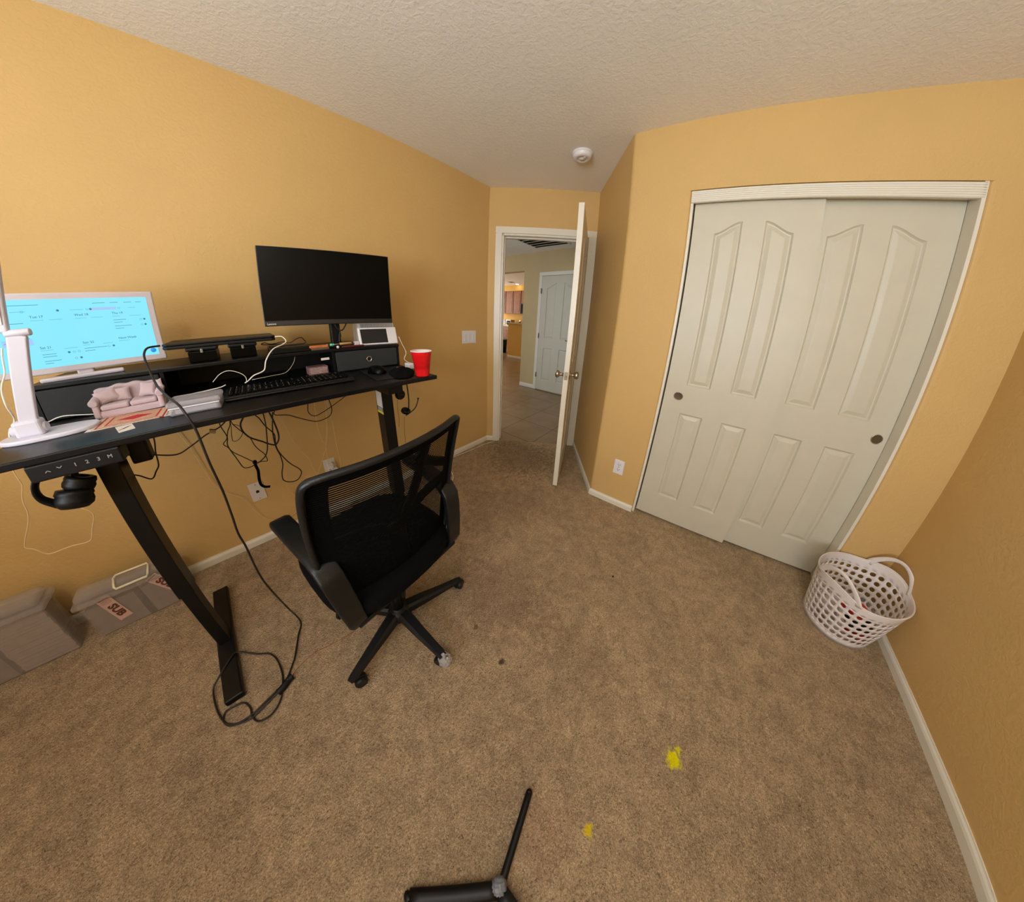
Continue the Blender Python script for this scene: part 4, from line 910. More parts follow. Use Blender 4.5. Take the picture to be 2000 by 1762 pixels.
MB().lathe([(.0446, .1155), (.0404, .098), (.0370, .072), (.0335, .045), (.0310, .022), (.028, .006), (0, .0055)], 48, ct).build('lining', 'cupin', cp)
MB().lathe([(.0445, .116), (.0455, .1185), (.0475, .1190), (.0485, .1170), (.0470, .1155), (.0450, .1155)], 48, ct).build('rim', 'cupin', cp)
# frosted case
fc = thing('plastic_case', 'frosted clear snap-lid case between the toy sofa and the keyboard', 'case', (-.155, 1.19, DZ))
fm = T(-.152, 1.190, DZ) @ RZ(R(-3))
MB().box(-.068, .068, -.052, .052, 0, .024, .007, 3, fm).build('tray', 'frost', fc)
MB().box(-.071, .071, -.055, .055, .025, .043, .008, 3, fm).build('lid', 'frost', fc)
MB().box(-.055, .055, -.040, .040, .003, .021, .003, 2, fm).build('contents', 'frame', fc)
MB().box(-.066, .066, -.0565, -.0540, .023, .027, .001, 1, fm).build('seam_lip', 'white', fc)
# business card
bc = thing('card', 'small white card with dark diagonal scribble at the desk front', 'card', (-.325, 1.14, DZ))
bm_ = T(-.325, 1.130, DZ) @ RZ(R(5))
MB().prism([(-.353, 1.160), (-.329, 1.091), (-.296, 1.104), (-.316, 1.165)], DZ + .0002, DZ + .001).build('paper', 'paper', bc)
MB().box(-.018, .014, -.0018, .0018, .001, .0012, 0, 1, bm_ @ RZ(R(55))).box(-.012, .016, -.001, .001, .001, .0012, 0, 1, bm_ @ T(.004, 0, 0) @ RZ(R(60))).build('scribble', 'stickerd', bc)
# toy rug and toy sofa
rgp = [(-.407, 1.168), (-.236, 1.172), (-.238, 1.292), (-.405, 1.300)]
rg = thing('miniature_rug', 'doll-size red patterned oriental rug with white fringe on the desk', 'rug', (-.322, 1.232, DZ))
MB().prism(rgp, DZ + .0004, DZ + .0028, 0).build('rug_pile', 'rug', rg)
m = MB()
for k in range(24):
    t = k / 23
    m.box(-.0135, 0, -.0011, .0011, 0, .001, 0, 1, T(-.407 + .002 * t, 1.169 + .130 * t, DZ + .0006) @ RZ(R(random.uniform(-9, 9))))
    m.box(0, .012, -.0011, .0011, 0, .001, 0, 1, T(-.236 - .002 * t, 1.173 + .118 * t, DZ + .0006) @ RZ(R(random.uniform(-9, 9))))
m.build('fringe', 'paper', rg)
so = thing('miniature_sofa', 'doll-size mauve sofa with loose cushions standing on the desk behind the tiny rug', 'toy sofa', (-.343, 1.36, DZ))
sm = T(-.343, 1.334, DZ) @ RZ(R(4)) @ Matrix.Diagonal((1.0, 1.0, 1.0, 1))
MB().box(-.090, .090, -.030, .045, .003, .024, .004, 2, sm).box(-.088, .088, -.0325, -.029, .002, .017, .001, 1, sm).build('base', 'sofa', so)
for a, b_ in ((-.070, -.001), (.001, .070)): MB().box(a, b_, -.034, .030, .024, .040, .006, 3, sm).build('seat_cushion', 'sofa', so)
def sback(u, v):
    x = -.086 + .172 * u; top = .080 + .010 * math.sin(u * PI) + .002 * math.sin(u * 23)
    return sm @ V((x, .030 + .012 * v + .006 * math.sin(v * PI), .022 + (top - .022) * v))
MB().grid(sback, 30, 8).build('backrest', 'sofa', so, solid=.016)
for s_ in (-1, 1):
    m = MB(); m.box(s_ * .072 - (.016 if s_ < 0 else 0), s_ * .072 + (.016 if s_ > 0 else 0), -.036, .040, .002, .050, .006, 3, sm)
    m.cyl(sm @ V((s_ * .081, -.038, .051)), sm @ V((s_ * .081, .040, .058)), .0115, bev=.003, n=18); m.build('armrest', 'sofa', so)
def pillow(name, mtx, w_, h, t_):
    def f(u, v, sg):
        x, y = 2 * u - 1, 2 * v - 1
        k = (1 - x ** 4) * (1 - y ** 4); c = 1 - .10 * (1 - abs(x)) * abs(y) * 0
        return mtx @ V((x * w_ * (1 - .10 * (1 - y * y)), y * h * (1 - .10 * (1 - x * x)), sg * t_ * max(k, 0) ** .6))
    m = MB(); m.grid(lambda u, v: f(u, v, 1), 14, 14); m.grid(lambda u, v: f(u, v, -1), 14, 14); return m.build(name, 'sofa', so)
pillow('throw_pillow', sm @ T(-.052, .010, .062) @ RZ(R(14)) @ RX(R(62)) @ RZ(R(12)), .030, .022, .010)
pillow('throw_pillow', sm @ T(-.022, .018, .060) @ RX(R(70)), .026, .022, .009)
pillow('throw_pillow', sm @ T(.050, .008, .064) @ RZ(R(-12)) @ RX(R(64)) @ RZ(R(-8)), .023, .023, .009)
pillow('throw_pillow', sm @ T(.076, .018, .070) @ RZ(R(-30)) @ RX(R(66)) @ RZ(R(20)), .018, .018, .007)
# small box behind the keyboard
rb = thing('small_carton', 'small red and grey printed carton behind the keyboard', 'carton', (.283, 1.47, DZ))
MB().box(.240, .326, 1.440, 1.500, DZ, DZ + .036, .001).build('box', 'redbox', rb)
m = MB()
for k in range(4): m.box(.246, .320, 1.4388, 1.4402, DZ + .006 + k * .007, DZ + .0075 + k * .007)
m.build('printed_lines', 'paper', rb)

# ------------------------------------------------------------------ white desk lamp
la = thing('desk_lamp', 'white folding desk lamp with a flat arm at the left end of the desk', 'desk lamp', (-.53, 1.22, DZ))
def oval(cx, cy, a, b_, rot=0, n=40, p=2.6):
    out = []
    for i in range(n):
        t = 2 * PI * i / n; c, s_ = math.cos(t), math.sin(t)
        x = a * math.copysign(abs(c) ** (2 / p), c); y = b_ * math.copysign(abs(s_) ** (2 / p), s_)
        out.append((cx + x * math.cos(rot) - y * math.sin(rot), cy + x * math.sin(rot) + y * math.cos(rot)))
    return out
MB().prism(oval(-.500, 1.227, .098, .055, R(2)), DZ, DZ + .012, .004, 3, None).build('base', 'whitelamp', la)
MB().box(-.560, -.505, 1.200, 1.235, DZ + .010, DZ + .055, .008, 3).cyl((-.568, 1.217, DZ + .030), (-.500, 1.217, DZ + .030), .012).build('base_hinge', 'whitelamp', la)
h1 = V((-.474, 1.19, 1.303)); h0 = V((-.532, 1.216, DZ + .035)); ddn = (h1 - h0).normalized()
m = MB()
def flatbar(m, p, q, w_, t_, up=(0, 1, 0)):
    p, q = V(p), V(q); z = (q - p).normalized(); y = V(up); y = (y - z * y.dot(z)).normalized(); x = y.cross(z)
    mt = Matrix(((x.x, y.x, z.x, p.x), (x.y, y.y, z.y, p.y), (x.z, y.z, z.z, p.z), (0, 0, 0, 1)))
    return m.box(-w_ / 2, w_ / 2, -t_ / 2, t_ / 2, 0, (q - p).length, min(t_, w_) * .3, 3, mt)
flatbar(m, h0, h1 - ddn * .004, .036, .013); m.build('lower_arm', 'whitelamp', la)
m = MB(); m.cyl(h1 + V((-.021, 0, 0)), h1 + V((.025, 0, .002)), .009, bev=.003); m.build('elbow_joint', 'whitelamp', la)
m = MB(); flatbar(m, h1 + V((-.036, 0, .004)), V((-.486, 1.20, 1.52)), .050, .016); m.build('lamp_head', 'whitelamp', la)
m = MB(); m.box(-.020, .020, -.0090, -.0075, .02, .17, .0005, 1, T(*(h1 + V((-.037, 0, .004)))) @ RY(R(6))); m.build('led_strip', 'white', la)

# ------------------------------------------------------------------ headphones and headset hanging under the desk
def cup(m, c, ax, r, t_, soft=True):
    c = V(c); ax = V(ax).normalized(); q = V((0, 0, 1)).rotation_difference(ax).to_matrix().to_4x4(); mt = Matrix.Translation(c) @ q
    m.lathe([(0, -t_), (r * .7, -t_), (r * .95, -t_ * .6), (r, -t_ * .1), (r * .92, t_ * .35), (r * .98, t_ * .5), (r * .9, t_), (r * .5, t_), (r * .45, t_ * .6), (0, t_ * .55)], 30, mt)
hp = thing('headphones', 'black over-ear headphones hanging under the left end of the desk', 'headphones', (-.49, 1.12, .84))
m = MB(); cup(m, (-.484, 1.125, .872), (.25, .35, 1), .040, .025); m.build('ear_cup', 'black', hp)
m = MB(); cup(m, (-.466, 1.140, .905), (.5, .3, 1), .034, .020); m.build('ear_cup', 'black', hp)
m = MB(); m.tube([(-.512, 1.11, .872), (-.532, 1.105, .905), (-.530, 1.11, .94), (-.505, 1.125, .972), (-.485, 1.14, .962), (-.472, 1.150, .945), (-.466, 1.145, .915)], (.004, .012), 10, 6, flat=(1, -.2, 0)); m.build('headband', 'black', hp)
hk = tag(recenter(MB().box(-.495, -.465, 1.10, 1.16, 1.000, 1.010).box(-.483, -.477, 1.125, 1.14, .968, 1.003, .001).box(-.490, -.470, 1.12, 1.145, .962, .969, .002).build('headphone_hook', 'black')), 'black hook under the left of the desktop holding the headphones', 'hook')
hs = thing('headset', 'thin black headset with a boom microphone hanging under the right end of the desk', 'headset', (.62, 1.25, .78))
m = MB(); cup(m, (.594, 1.25, .902), (.15, -1, .1), .027, .010); m.build('ear_cup', 'black', hs)
m = MB(); cup(m, (.617, 1.25, .803), (.2, -.45, 1), .025, .010); m.build('ear_cup', 'black', hs)
m = MB(); m.tube([(.592, 1.255, .925), (.592, 1.26, .965), (.600, 1.26, .993), (.622, 1.26, .997), (.636, 1.258, .975), (.641, 1.255, .93), (.640, 1.25, .86), (.634, 1.25, .812)], (.0022, .0055), 8, 6, flat=(1, 0, 0)); m.build('headband', 'cableb', hs)
m = MB(); m.tube([(.612, 1.245, .780), (.630, 1.235, .792), (.664, 1.235, .812), (.684, 1.24, .840), (.694, 1.245, .864)], lambda t: .003 + (.002 if t > .9 else 0), 8, 6); m.build('boom_microphone', 'cableb', hs)
hk2 = tag(recenter(MB().box(.595, .63, 1.235, 1.285, 1.004, 1.010).box(.608, .616, 1.255, 1.265, .990, 1.006, .001).build('headset_hook', 'black')), 'black hook under the right of the desktop holding the headset', 'hook')
# ------------------------------------------------------------------ office chair
HX, HY, CA = .220, .790, R(7)
CM = T(HX, HY, 0) @ RZ(CA)
oc = thing('office_chair', 'black mesh-back office chair on castors turned to the desk', 'office chair', (HX, HY, 0), CA)
def cp_(x, y, z): return tuple(CM @ V((x, y, z)))
MB().lathe([(0, .062), (.052, .062), (.052, .085), (.045, .105), (.030, .112), (.030, .118), (0, .118)], 28, T(HX, HY, 0)).build('base_hub', 'black', oc)
swiv = [40, 200, 150, 10, 100]
for k, a in enumerate((-14, -86, -158, 58, 130)):
    lm = T(HX, HY, 0) @ RZ(R(a))
    b = bmesh.new(); rings = []
    for x, w_, z0, z1 in ((.035, .026, .066, .108), (.10, .024, .068, .104), (.20, .020, .070, .092), (.285, .017, .071, .084), (.303, .012, .073, .082)):
        rings.append([b.verts.new((x, y, z)) for y, z in ((-w_, z0), (w_, z0), (w_ * .96, z1 - .008), (w_ * .55, z1), (-w_ * .55, z1), (-w_ * .96, z1 - .008))])
    for p, q in zip(rings, rings[1:]):
        for i in range(6): b.faces.new((p[i], p[(i + 1) % 6], q[(i + 1) % 6], q[i]))
    b.faces.new(rings[0][::-1]); b.faces.new(rings[-1]); bmesh.ops.recalc_face_normals(b, faces=b.faces[:])
    m = MB(); m.merge(b, lm); lg = m.build('base_leg', 'black', oc)
    m = MB(); wm = lm @ T(.285, 0, 0) @ RZ(R(swiv[k]))
    m.cyl(lm @ V((.285, 0, .050)), lm @ V((.285, 0, .074)), .006, n=12)
    for sg in (-1, 1): m.cyl(wm @ V((.016, sg * .0045, .026)), wm @ V((.016, sg * .019, .026)), .026, .022, n=28, bev=.003)
    m.cyl(wm @ V((.016, -.004, .030)), wm @ V((.016, .004, .030)), .023, n=24)
    m.build('castor', 'black', lg)
    if k == 1:
        b = bmesh.new(); bmesh.ops.create_icosphere(b, subdivisions=3, radius=1)
        for v in b.verts:
            v.co *= 1 + .16 * math.sin(v.co.x * 9 + v.co.y * 7) * math.cos(v.co.z * 11 + v.co.x * 5)
        b.transform(lm @ T(.292, 0, .045) @ Matrix.Diagonal((.026, .024, .044, 1)))
        m = MB(); m.merge(b, None, False); o = m.build('tape_wrap', 'tape', lg); o['label'] = 'crumpled clear tape wrapped round the castor'
MB().cyl((HX, HY, .10), (HX, HY, .30), .026).cyl((HX, HY, .30), (HX, HY, .43), .015).build('gas_lift', 'black', oc)
MB().box(-.085, .085, -.12, .12, .415, .445, .008, 2, CM).build('seat_plate', 'black', oc)
def superr(a, b_, n=48, p=3.2, cy=0):
    return [(a * math.copysign(abs(math.cos(t)) ** (2 / p), math.cos(t)), cy + b_ * math.copysign(abs(math.sin(t)) ** (2 / p), math.sin(t))) for t in [2 * PI * i / n for i in range(n)]]
b = bmesh.new(); rings = []
for s_, z, dr in ((.93, .445, 0), (.99, .452, 0), (1.0, .475, 0), (.985, .497, 0), (.93, .510, 0), (.80, .514, 0), (.5, .508, 0), (.2, .505, 0)):
    rings.append([b.verts.new((x * s_, y * s_ * (1.12 if y > 0 else 1) + .035, z + .012 - (.02 * max(0, (y) / .24) ** 2 if s_ < 1 or z > .47 else 0))) for x, y in superr(.242, .235)])
for p, q in zip(rings, rings[1:]):
    for i in range(48): b.faces.new((p[i], p[(i + 1) % 48], q[(i + 1) % 48], q[i]))
b.faces.new(rings[0][::-1]); b.faces.new(rings[-1]); bmesh.ops.recalc_face_normals(b, faces=b.faces[:])
m = MB(); m.merge(b, CM, True); m.build('seat', 'seat', oc)
# backrest frame: closed curved loop, wrapping forward at the sides
def backY(x, z):
    t = (z - .45) / .54
    side = -.105 - .010 * t - .078 * max(0, t) ** 2.2
    return side - .050 * (1 - min(1, abs(x - .01) / .235) ** 2)
outline = [(-.165, .475), (-.195, .50), (-.212, .56), (-.224, .66), (-.226, .78), (-.222, .89), (-.216, .955), (-.205, .982), (-.175, .990), (-.08, .992), (.03, .994), (.14, .996), (.205, .998), (.232, .990), (.241, .965),
           (.246, .89), (.246, .78), (.240, .66), (.226, .56), (.208, .50), (.180, .474), (.10, .458), (.01, .452), (-.08, .458)]
m = MB(); m.tube([cp_(x, backY(x, z), z) for x, z in outline], (.011, .0085), 10, 5, True, flat=CM.to_3x3() @ V((0, 1, 0)))
frb = m.build('backrest_frame', 'arm', oc)
def half_w(z):
    # left and right limit of the mesh at height z
    L_ = [p for p in outline[:9]]; R_ = [p for p in outline[12:21]][::-1]
    def itp(A, z):
        A = sorted(A, key=lambda p: p[1])
        if z <= A[0][1]: return A[0][0]
        for p, q in zip(A, A[1:]):
            if p[1] <= z <= q[1]: return p[0] + (q[0] - p[0]) * (z - p[1]) / max(1e-6, q[1] - p[1])
        return A[-1][0]
    return itp(L_, z), itp(R_, z)
def bm_(u, v):
    z = .462 + (.990 - .462) * v; l, r_ = half_w(z); x = l + (r_ - l) * u
    return V(cp_(x, backY(x, z) + .002, z))
m = MB(); m.grid(bm_, 30, 40); m.build('backrest_mesh', 'cmesh', oc)
# inner black border strips of the mesh panel
def strip(x0f, x1f, z0, z1, n=14, horiz=False):
    m = MB()
    def f(u, v):
        z = z0 + (z1 - z0) * v; l, r_ = half_w(z); x = l + (r_ - l) * (x0f + (x1f - x0f) * u)
        return V(cp_(x, backY(x, z) + .006, z))
    return m.grid(f, n, n)
m = strip(0.02, .115, .48, .985); m.merge(strip(.915, .985, .48, .985).bm); m.merge(strip(0, 1, .955, .988).bm); m.merge(strip(0, 1, .458, .54).bm)
m.build('mesh_border', 'seat', oc, solid=.002)
# lumbar support behind the mesh, seen through it: spine and branching arms
m = MB()
def bar(pts, w_): m.tube([cp_(x, backY(x, z) + dy, z) for x, z, dy in pts], (.007, w_), 8, 4, flat=CM.to_3x3() @ V((0, 1, 0)))
bar([(.01, .46, .03), (.01, .60, .035), (.01, .70, .035)], .035)
bar([(.01, .66, .035), (-.09, .72, .035), (-.215, .74, .012)], .022)
bar([(.01, .66, .035), (.10, .72, .035), (.235, .74, .012)], .022)
bar([(.04, .68, .04), (.09, .80, .035), (.10, .93, .02), (.10, .985, .01)], .020)
bar([(.07, .93, .02), (.14, .86, .03), (.235, .80, .012)], .018)
m.build('lumbar_support', 'black', oc)
m = MB(); m.tube([cp_(.01, -.02, .43), cp_(.01, -.10, .425), cp_(.01, -.155, .44), cp_(.01, -.150, .50)], (.012, .035), 10, 5, flat=(0, 0, 1)); m.build('back_bracket', 'black', oc)
# arms: flat pad, curved knee, wide flat strut down to the seat
for sg in (-1, 1):
    ox = 0 if sg < 0 else .018
    def ap(x, y, z): return V(cp_(sg * x + ox, y, z))
    secs = [(-.238, .145, .700, .026, .010, 0), (-.236, .130, .703, .031, .012, 0), (-.230, .06, .704, .031, .012, 0), (-.222, -.03, .704, .031, .012, 0), (-.216, -.09, .700, .031, .013, 0), (-.213, -.125, .688, .032, .014, 35),
            (-.211, -.150, .662, .032, .013, 70), (-.208, -.160, .62, .032, .011, 85), (-.203, -.166, .54, .031, .010, 88), (-.198, -.165, .46, .029, .010, 90), (-.190, -.150, .428, .027, .010, 110)]
    b = bmesh.new(); rings = []
    dense = []
    for i in range(len(secs) - 1):
        for k in range(4):
            t = k / 4; dense.append([secs[i][j] + (secs[i + 1][j] - secs[i][j]) * t for j in range(6)])
    dense.append(secs[-1])
    for x, y, z, w_, t_, an in dense:
        an = R(an); up = V((0, -math.sin(an), math.cos(an)))  # pad normal turns from up to back
        c = V((sg * x * -1 if False else sg * abs(x) + ox, y, z)); rt = V((1, 0, 0)); ring = []
        for i in range(24):
            t = 2 * PI * i / 24; cc, ss = math.cos(t), math.sin(t)
            ring.append(b.verts.new(c + rt * w_ * math.copysign(abs(cc) ** .28, cc) + up * t_ * math.copysign(abs(ss) ** .42, ss)))
        rings.append(ring)
    for p, q in zip(rings, rings[1:]):
        for i in range(24): b.faces.new((p[i], p[(i + 1) % 24], q[(i + 1) % 24], q[i]))
    b.faces.new(rings[0][::-1]); b.faces.new(rings[-1]); bmesh.ops.recalc_face_normals(b, faces=b.faces[:])
    m = MB(); m.merge(b, CM, True); o = m.build('armrest', 'arm', oc)
    MB().box(min(sg * .09, sg * .20) + ox, max(sg * .09, sg * .20) + ox, -.17, -.12, .425, .440, .004, 2, CM).build('arm_bracket', 'black', oc)

# ------------------------------------------------------------------ clear storage cases on edge by the wall
def stor(name, label, x0, x1, y0, y1, h, stickers, papers):
    t = thing(name, label, 'storage case', ((x0 + x1) / 2, (y0 + y1) / 2, 0), 0, 'clear storage cases along the desk wall')
    MB().box(x0 + .006, x1 - .006, y0 + .008, y1 - .008, 0, h - .045, .012, 3).build('case_body', 'frostbin', t)
    MB().box(x0 - .004, x1 + .004, y0 - .004, y1 + .004, h - .052, h - .030, .006, 2).box(x0 + .010, x1 - .010, y0 + .010, y1 - .006, h - .032, h, .010, 2).build('lid', 'frostbin', t)
    for i, (a, b_, zt, mt_) in enumerate(papers):
        m = MB(); z = .004; k = 0
        while z < zt:
            dz = random.uniform(.012, .02) if mt_ == 'papers' else zt
            o_ = random.uniform(-.0025, .0025); m.box(a + o_, b_ + o_, y0 + .016 + random.uniform(0, .003), y1 - .016, z, min(z + dz - .0015, zt)); z += dz
        m.build('paper_stack', mt_, t)
    for (cx, cz, w_, hh, rot, big) in stickers:
        mt = T(cx, y0 + .0060, cz) @ RX(R(90)) @ RZ(R(rot))
        s_ = MB().box(-w_ / 2, w_ / 2, -hh / 2, hh / 2, 0, .0008, 0, 1, mt).build('sticker', 'sticker', t)
        m = MB(); m.text('SUB', hh * .86, mt @ T(w_ * .10, 0, .0009), .0003, .0022)
        m.box(-w_ * .455, -w_ * .415, -hh * .38, hh * .38, .0009, .0013, 0, 1, mt)
        for r_ in range(6): m.box(-w_ * .38, -w_ * .24, -hh * .32 + r_ * hh * .12, -hh * .32 + r_ * hh * .12 + .0008, .0009, .0013, 0, 1, mt)
        m.build('sticker_lettering', 'stickerd', s_)
    return t
b2 = stor('storage_case', 'clear plastic case with a cream handle and brown lettered stickers by the desk leg', -.905, -.525, 1.605, 1.700, .245,
          [(-.798, .130, .150, .050, -80, 1), (-.605, .158, .120, .050, -62, 1)], [(-.885, -.715, .165, 'papers2'), (-.690, -.545, .165, 'papers2')])
hy, hz = 1.595, .222
m = MB(); m.tube([(-.752, 1.640, .258), (-.748, 1.596, .243), (-.742, 1.588, .236), (-.632, 1.588, .236), (-.626, 1.596, .243), (-.624, 1.640, .258)], (.0055, .0045), 8, 1)
m.tube([(-.752, 1.640, .257), (-.745, 1.652, .262), (-.630, 1.652, .262), (-.624, 1.640, .257)], (.004, .004), 8, 1); m.build('handle', 'handle', b2)
stor('storage_case', 'clear plastic case packed with stacked papers at the left edge by the wall', -1.345, -.960, 1.602, 1.712, .318, [], [(-1.33, -1.165, .255, 'papers2'), (-1.150, -.978, .255, 'papers')])
MB().text('', .01, Matrix.Identity(4)) if False else None

# ------------------------------------------------------------------ laundry basket
BX, BY = 1.462, -1.022
lb = thing('laundry_basket', 'white plastic laundry basket full of round holes in the corner beside the closet', 'laundry basket', (BX, BY, 0))
aH = R(-55)
def bas(th, h, off=0):
    # th angle, h 0..1 height ; slightly oval, wider along the handle axis at the rim
    ax = 1 + .06 * h * math.cos(2 * (th - aH))
    r = (.152 + .050 * h ** .9) * ax + off
    ztop = .285 + .030 * max(0, math.cos(2 * (th - aH))) ** 2
    return V((BX + r * math.cos(th), BY + r * math.sin(th), h * ztop))
NC, NR_ = 34, 6
b = bmesh.new()
def cell(u0, u1, h0, h1, hole):
    c = ((u0 + u1) / 2, (h0 + h1) / 2); outer = []; inner = []
    for i in range(16):
        t = 2 * PI * (i + .5) / 16; cc, ss = math.cos(t), math.sin(t); k = 1 / max(abs(cc), abs(ss))
        outer.append((c[0] + (u1 - u0) / 2 * cc * k, c[1] + (h1 - h0) / 2 * ss * k)); inner.append((c[0] + (u1 - u0) * cc * hole[0], c[1] + (h1 - h0) * ss * hole[1]))
    # exact corners
    for q in range(4):
        pass
    ov = [b.verts.new(bas(*p)) for p in outer]; iv = [b.verts.new(bas(*p)) for p in inner]
    cor = [(u1, h1), (u0, h1), (u0, h0), (u1, h0)]
    for i in range(16):
        j = (i + 1) % 16
        # corner between samples 1|2, 5|6, 9|10, 13|14
        if i in (1, 5, 9, 13):
            cv = b.verts.new(bas(*cor[(i - 1) // 4])); b.faces.new((ov[i], cv, ov[j], iv[j], iv[i]))
        else: b.faces.new((ov[i], ov[j], iv[j], iv[i]))
du = 2 * PI / NC
rows_h = [.12 + k * .12 for k in range(NR_ + 1)]
for i in range(NC):
    for j in range(NR_): cell(i * du, (i + 1) * du, rows_h[j], rows_h[j + 1], (.0112 / (du * (.155 + .045 * rows_h[j])), .0112 / (.12 * .295)))
for i in range(NC):
    for h0, h1 in ((0, .06), (.06, .12), (.84, .90), (.90, .96), (.96, 1.0)):
        for k in range(2):
            u0 = (i + k / 2) * du; u1 = u0 + du / 2
            b.faces.new([b.verts.new(bas(*p)) for p in ((u0, h0), (u1, h0), (u1, h1), (u0, h1))])
bmesh.ops.remove_doubles(b, verts=b.verts[:], dist=.0004); bmesh.ops.recalc_face_normals(b, faces=b.faces[:])
m = MB(); m.merge(b, None, True); m.build('basket_wall', 'basket', lb, solid=.0028)
MB().lathe([(0, .004), (.145, .004), (.153, .002), (.156, 0), (.158, .006)], 48, T(BX, BY, 0)).build('basket_floor', 'basket', lb)
m = MB(); m.tube([bas(2 * PI * i / 48, 1.0, .001) for i in range(48)], (.004, .0035), 8, 2, True); m.build('rim', 'basket', lb)
for s_ in (0, PI):
    pts = []
    for k in range(15):
        t = k / 14; th = aH + s_ + R(-30 + 60 * t); p = bas(th, .985, .003); rise = math.sin(t * PI) ** .75
        pts.append((p.x, p.y, p.z - .006 + .072 * rise))
    m = MB(); m.tube(pts, lambda t: (.0042, .0095 + .008 * abs(2 * t - 1) ** 3), 10, 2, flat=(math.cos(aH + s_), math.sin(aH + s_), 0)); m.build('handle', 'basket', lb)
def crumple(name, label, mt_, c, r, sc_, seed, grp='clothes inside the laundry basket'):
    b = bmesh.new(); bmesh.ops.create_icosphere(b, subdivisions=5, radius=r); random.seed(seed); ph = [random.uniform(0, 6) for _ in range(9)]
    for v in b.verts:
        n = v.co.normalized()
        d = .13 * math.sin(n.x * 5 + ph[0] + 2 * math.sin(n.y * 4 + ph[1])) + .09 * math.sin(n.y * 9 + ph[2] + 3 * math.sin(n.z * 5 + ph[3])) + .05 * math.sin(n.z * 15 + ph[4] + 2 * math.sin(n.x * 9 + ph[5]))
        v.co *= 1 + d; v.co = V((v.co.x * sc_[0], v.co.y * sc_[1], v.co.z * sc_[2]))
    b.transform(Matrix.Translation(c)); m = MB(); m.merge(b, None, True); o = m.build(name, mt_); tag(o, label, 'clothing', grp); return recenter(o)
crumple('folded_garment', 'greyish white garment crumpled in the left of the laundry basket', 'clothg', (BX - .010, BY + .078, .070), .056, (1.35, .82, .85), 1)
crumple('folded_garment', 'red garment seen through the upper front holes of the laundry basket', 'clothr', (BX - .088, BY + .018, .180), .040, (1.0, 1.35, .78), 2)
crumple('folded_garment', 'black garment seen through the front holes of the laundry basket', 'clothb', (BX - .074, BY - .040, .103), .044, (1.05, 1.3, .90), 5)
crumple('folded_garment', 'second red garment lowest in the laundry basket', 'clothr', (BX - .068, BY - .070, .036), .036, (1.2, 1.3, .72), 9)

# ------------------------------------------------------------------ stand base at the photographer's feet
tb = thing('tripod_stand_base', 'black spread legs of a low stand on the carpet at the bottom of the picture', 'stand', (-.040, -.035, 0))
def fl(p, q, w_, t_, nm, mt_='blackmetal'):
    m = MB(); m.tube([V(p), V(p).lerp(V(q), .5), V(q)], (w_ / 2, t_ / 2), 14, 4, flat=(-(V(q) - V(p)).y, (V(q) - V(p)).x, 0)); return m
for q in ((.158, .018, .012), (-.196, .128, .016), (-.06, -.25, .014)):
    p = V((-.040, -.035, .020)); m = fl(p, q, .020 if q[0] > 0 else .036, .018 if q[0] > 0 else .022, 'leg'); m.ball(q, .0098 if q[0] > 0 else .0115, (1, 1 if q[0] > 0 else 1.5, 1), None, 2)
    m.build('leg', 'blackmetal', tb)
b = bmesh.new(); bmesh.ops.create_icosphere(b, subdivisions=4, radius=.017)
for v in b.verts: v.co *= 1 + .12 * math.sin(v.co.x * 700 + v.co.z * 300) * math.cos(v.co.y * 600)
b.transform(T(-.036, -.030, .026) @ Matrix.Diagonal((1.1, 1.1, .8, 1))); m = MB(); m.merge(b, None, True); o = m.build('joint', 'tapeg', tb); o['label'] = 'joint wrapped in grey tape'

# ------------------------------------------------------------------ cables
def cable(name, label, key, r, mt_, cat='cable', grp=None, parts=None, up=None, n=6, sm=5, last=None):
    pts = [V(p) for p in CAB[key]] if isinstance(key, str) else [V(p) for p in key]
    if up: pts = [V((pts[0].x, pts[0].y, up))] + pts
    if last: pts = pts + [V(last)]
    m = MB(); m.tube(pts, r, n, sm)
    o = m.build(name, mt_); tag(o, label, cat, grp); return o
G = 'black cables hanging in a tangle under the desk'
under = 1.009
cable('cable', 'thin black cable looping to the strap at the left of the tangle under the desk', 't1', .0022, 'cableb', grp=G, up=under)
cable('cable', 'thin black cable with a sharp kink, leftmost of the tangle under the desk', 't2', .0019, 'cableb', grp=G, up=under)
cable('cable', 'fine black cable in a small round loop under the desk', 't3', .0014, 'cableb', grp=G, up=under)
cable('cable', 'thick black cable hanging in the widest swag under the desk', 't4', .0036, 'cableb', grp=G, up=under)
cable('cable', 'thin black cable zigzagging across the tangle to the strap', 't5', .0020, 'cableb', grp=G, up=under)
cable('cable', 'straight black cable dropping to the strap below the desk', 't6', .0026, 'cableb', grp=G, up=under)
cable('cable', 'black cable ending in a teardrop loop above the phone jack', 't7', .0026, 'cableb', grp=G, up=under)
cable('cable', 'brown-black cable drooping in a long shallow arc under the middle of the desk', 't8', .0022, 'cableb', grp=G, up=under)
cable('cable', 'brown-black cable in a round bight left of the right desk leg', 't9', .0021, 'cableb', grp=G, up=under)
stp = thing('cable_tie', 'black hook-and-loop strap hanging from the cable tangle with a loose end', 'cable strap', CAB['strap'][0])
MB().tube(CAB['strap'], (.0028, .0062), 8, 5, flat=(0, 1, 0)).build('strap', 'seat', stp)
MB().ball(CAB['strap'][0], .009, (1, .8, 1.2)).build('knot', 'seat', stp)
pz = [V(p) for p in CAB['t10']]
cable('cable', 'taut black cable running left from the tangle across to the left desk leg', 't10', .0026, 'cableb', last=(-.405, 1.272, pz[-1].z))
clp = T(pz[2].x, pz[2].y, pz[2].z) @ RY(R(20))
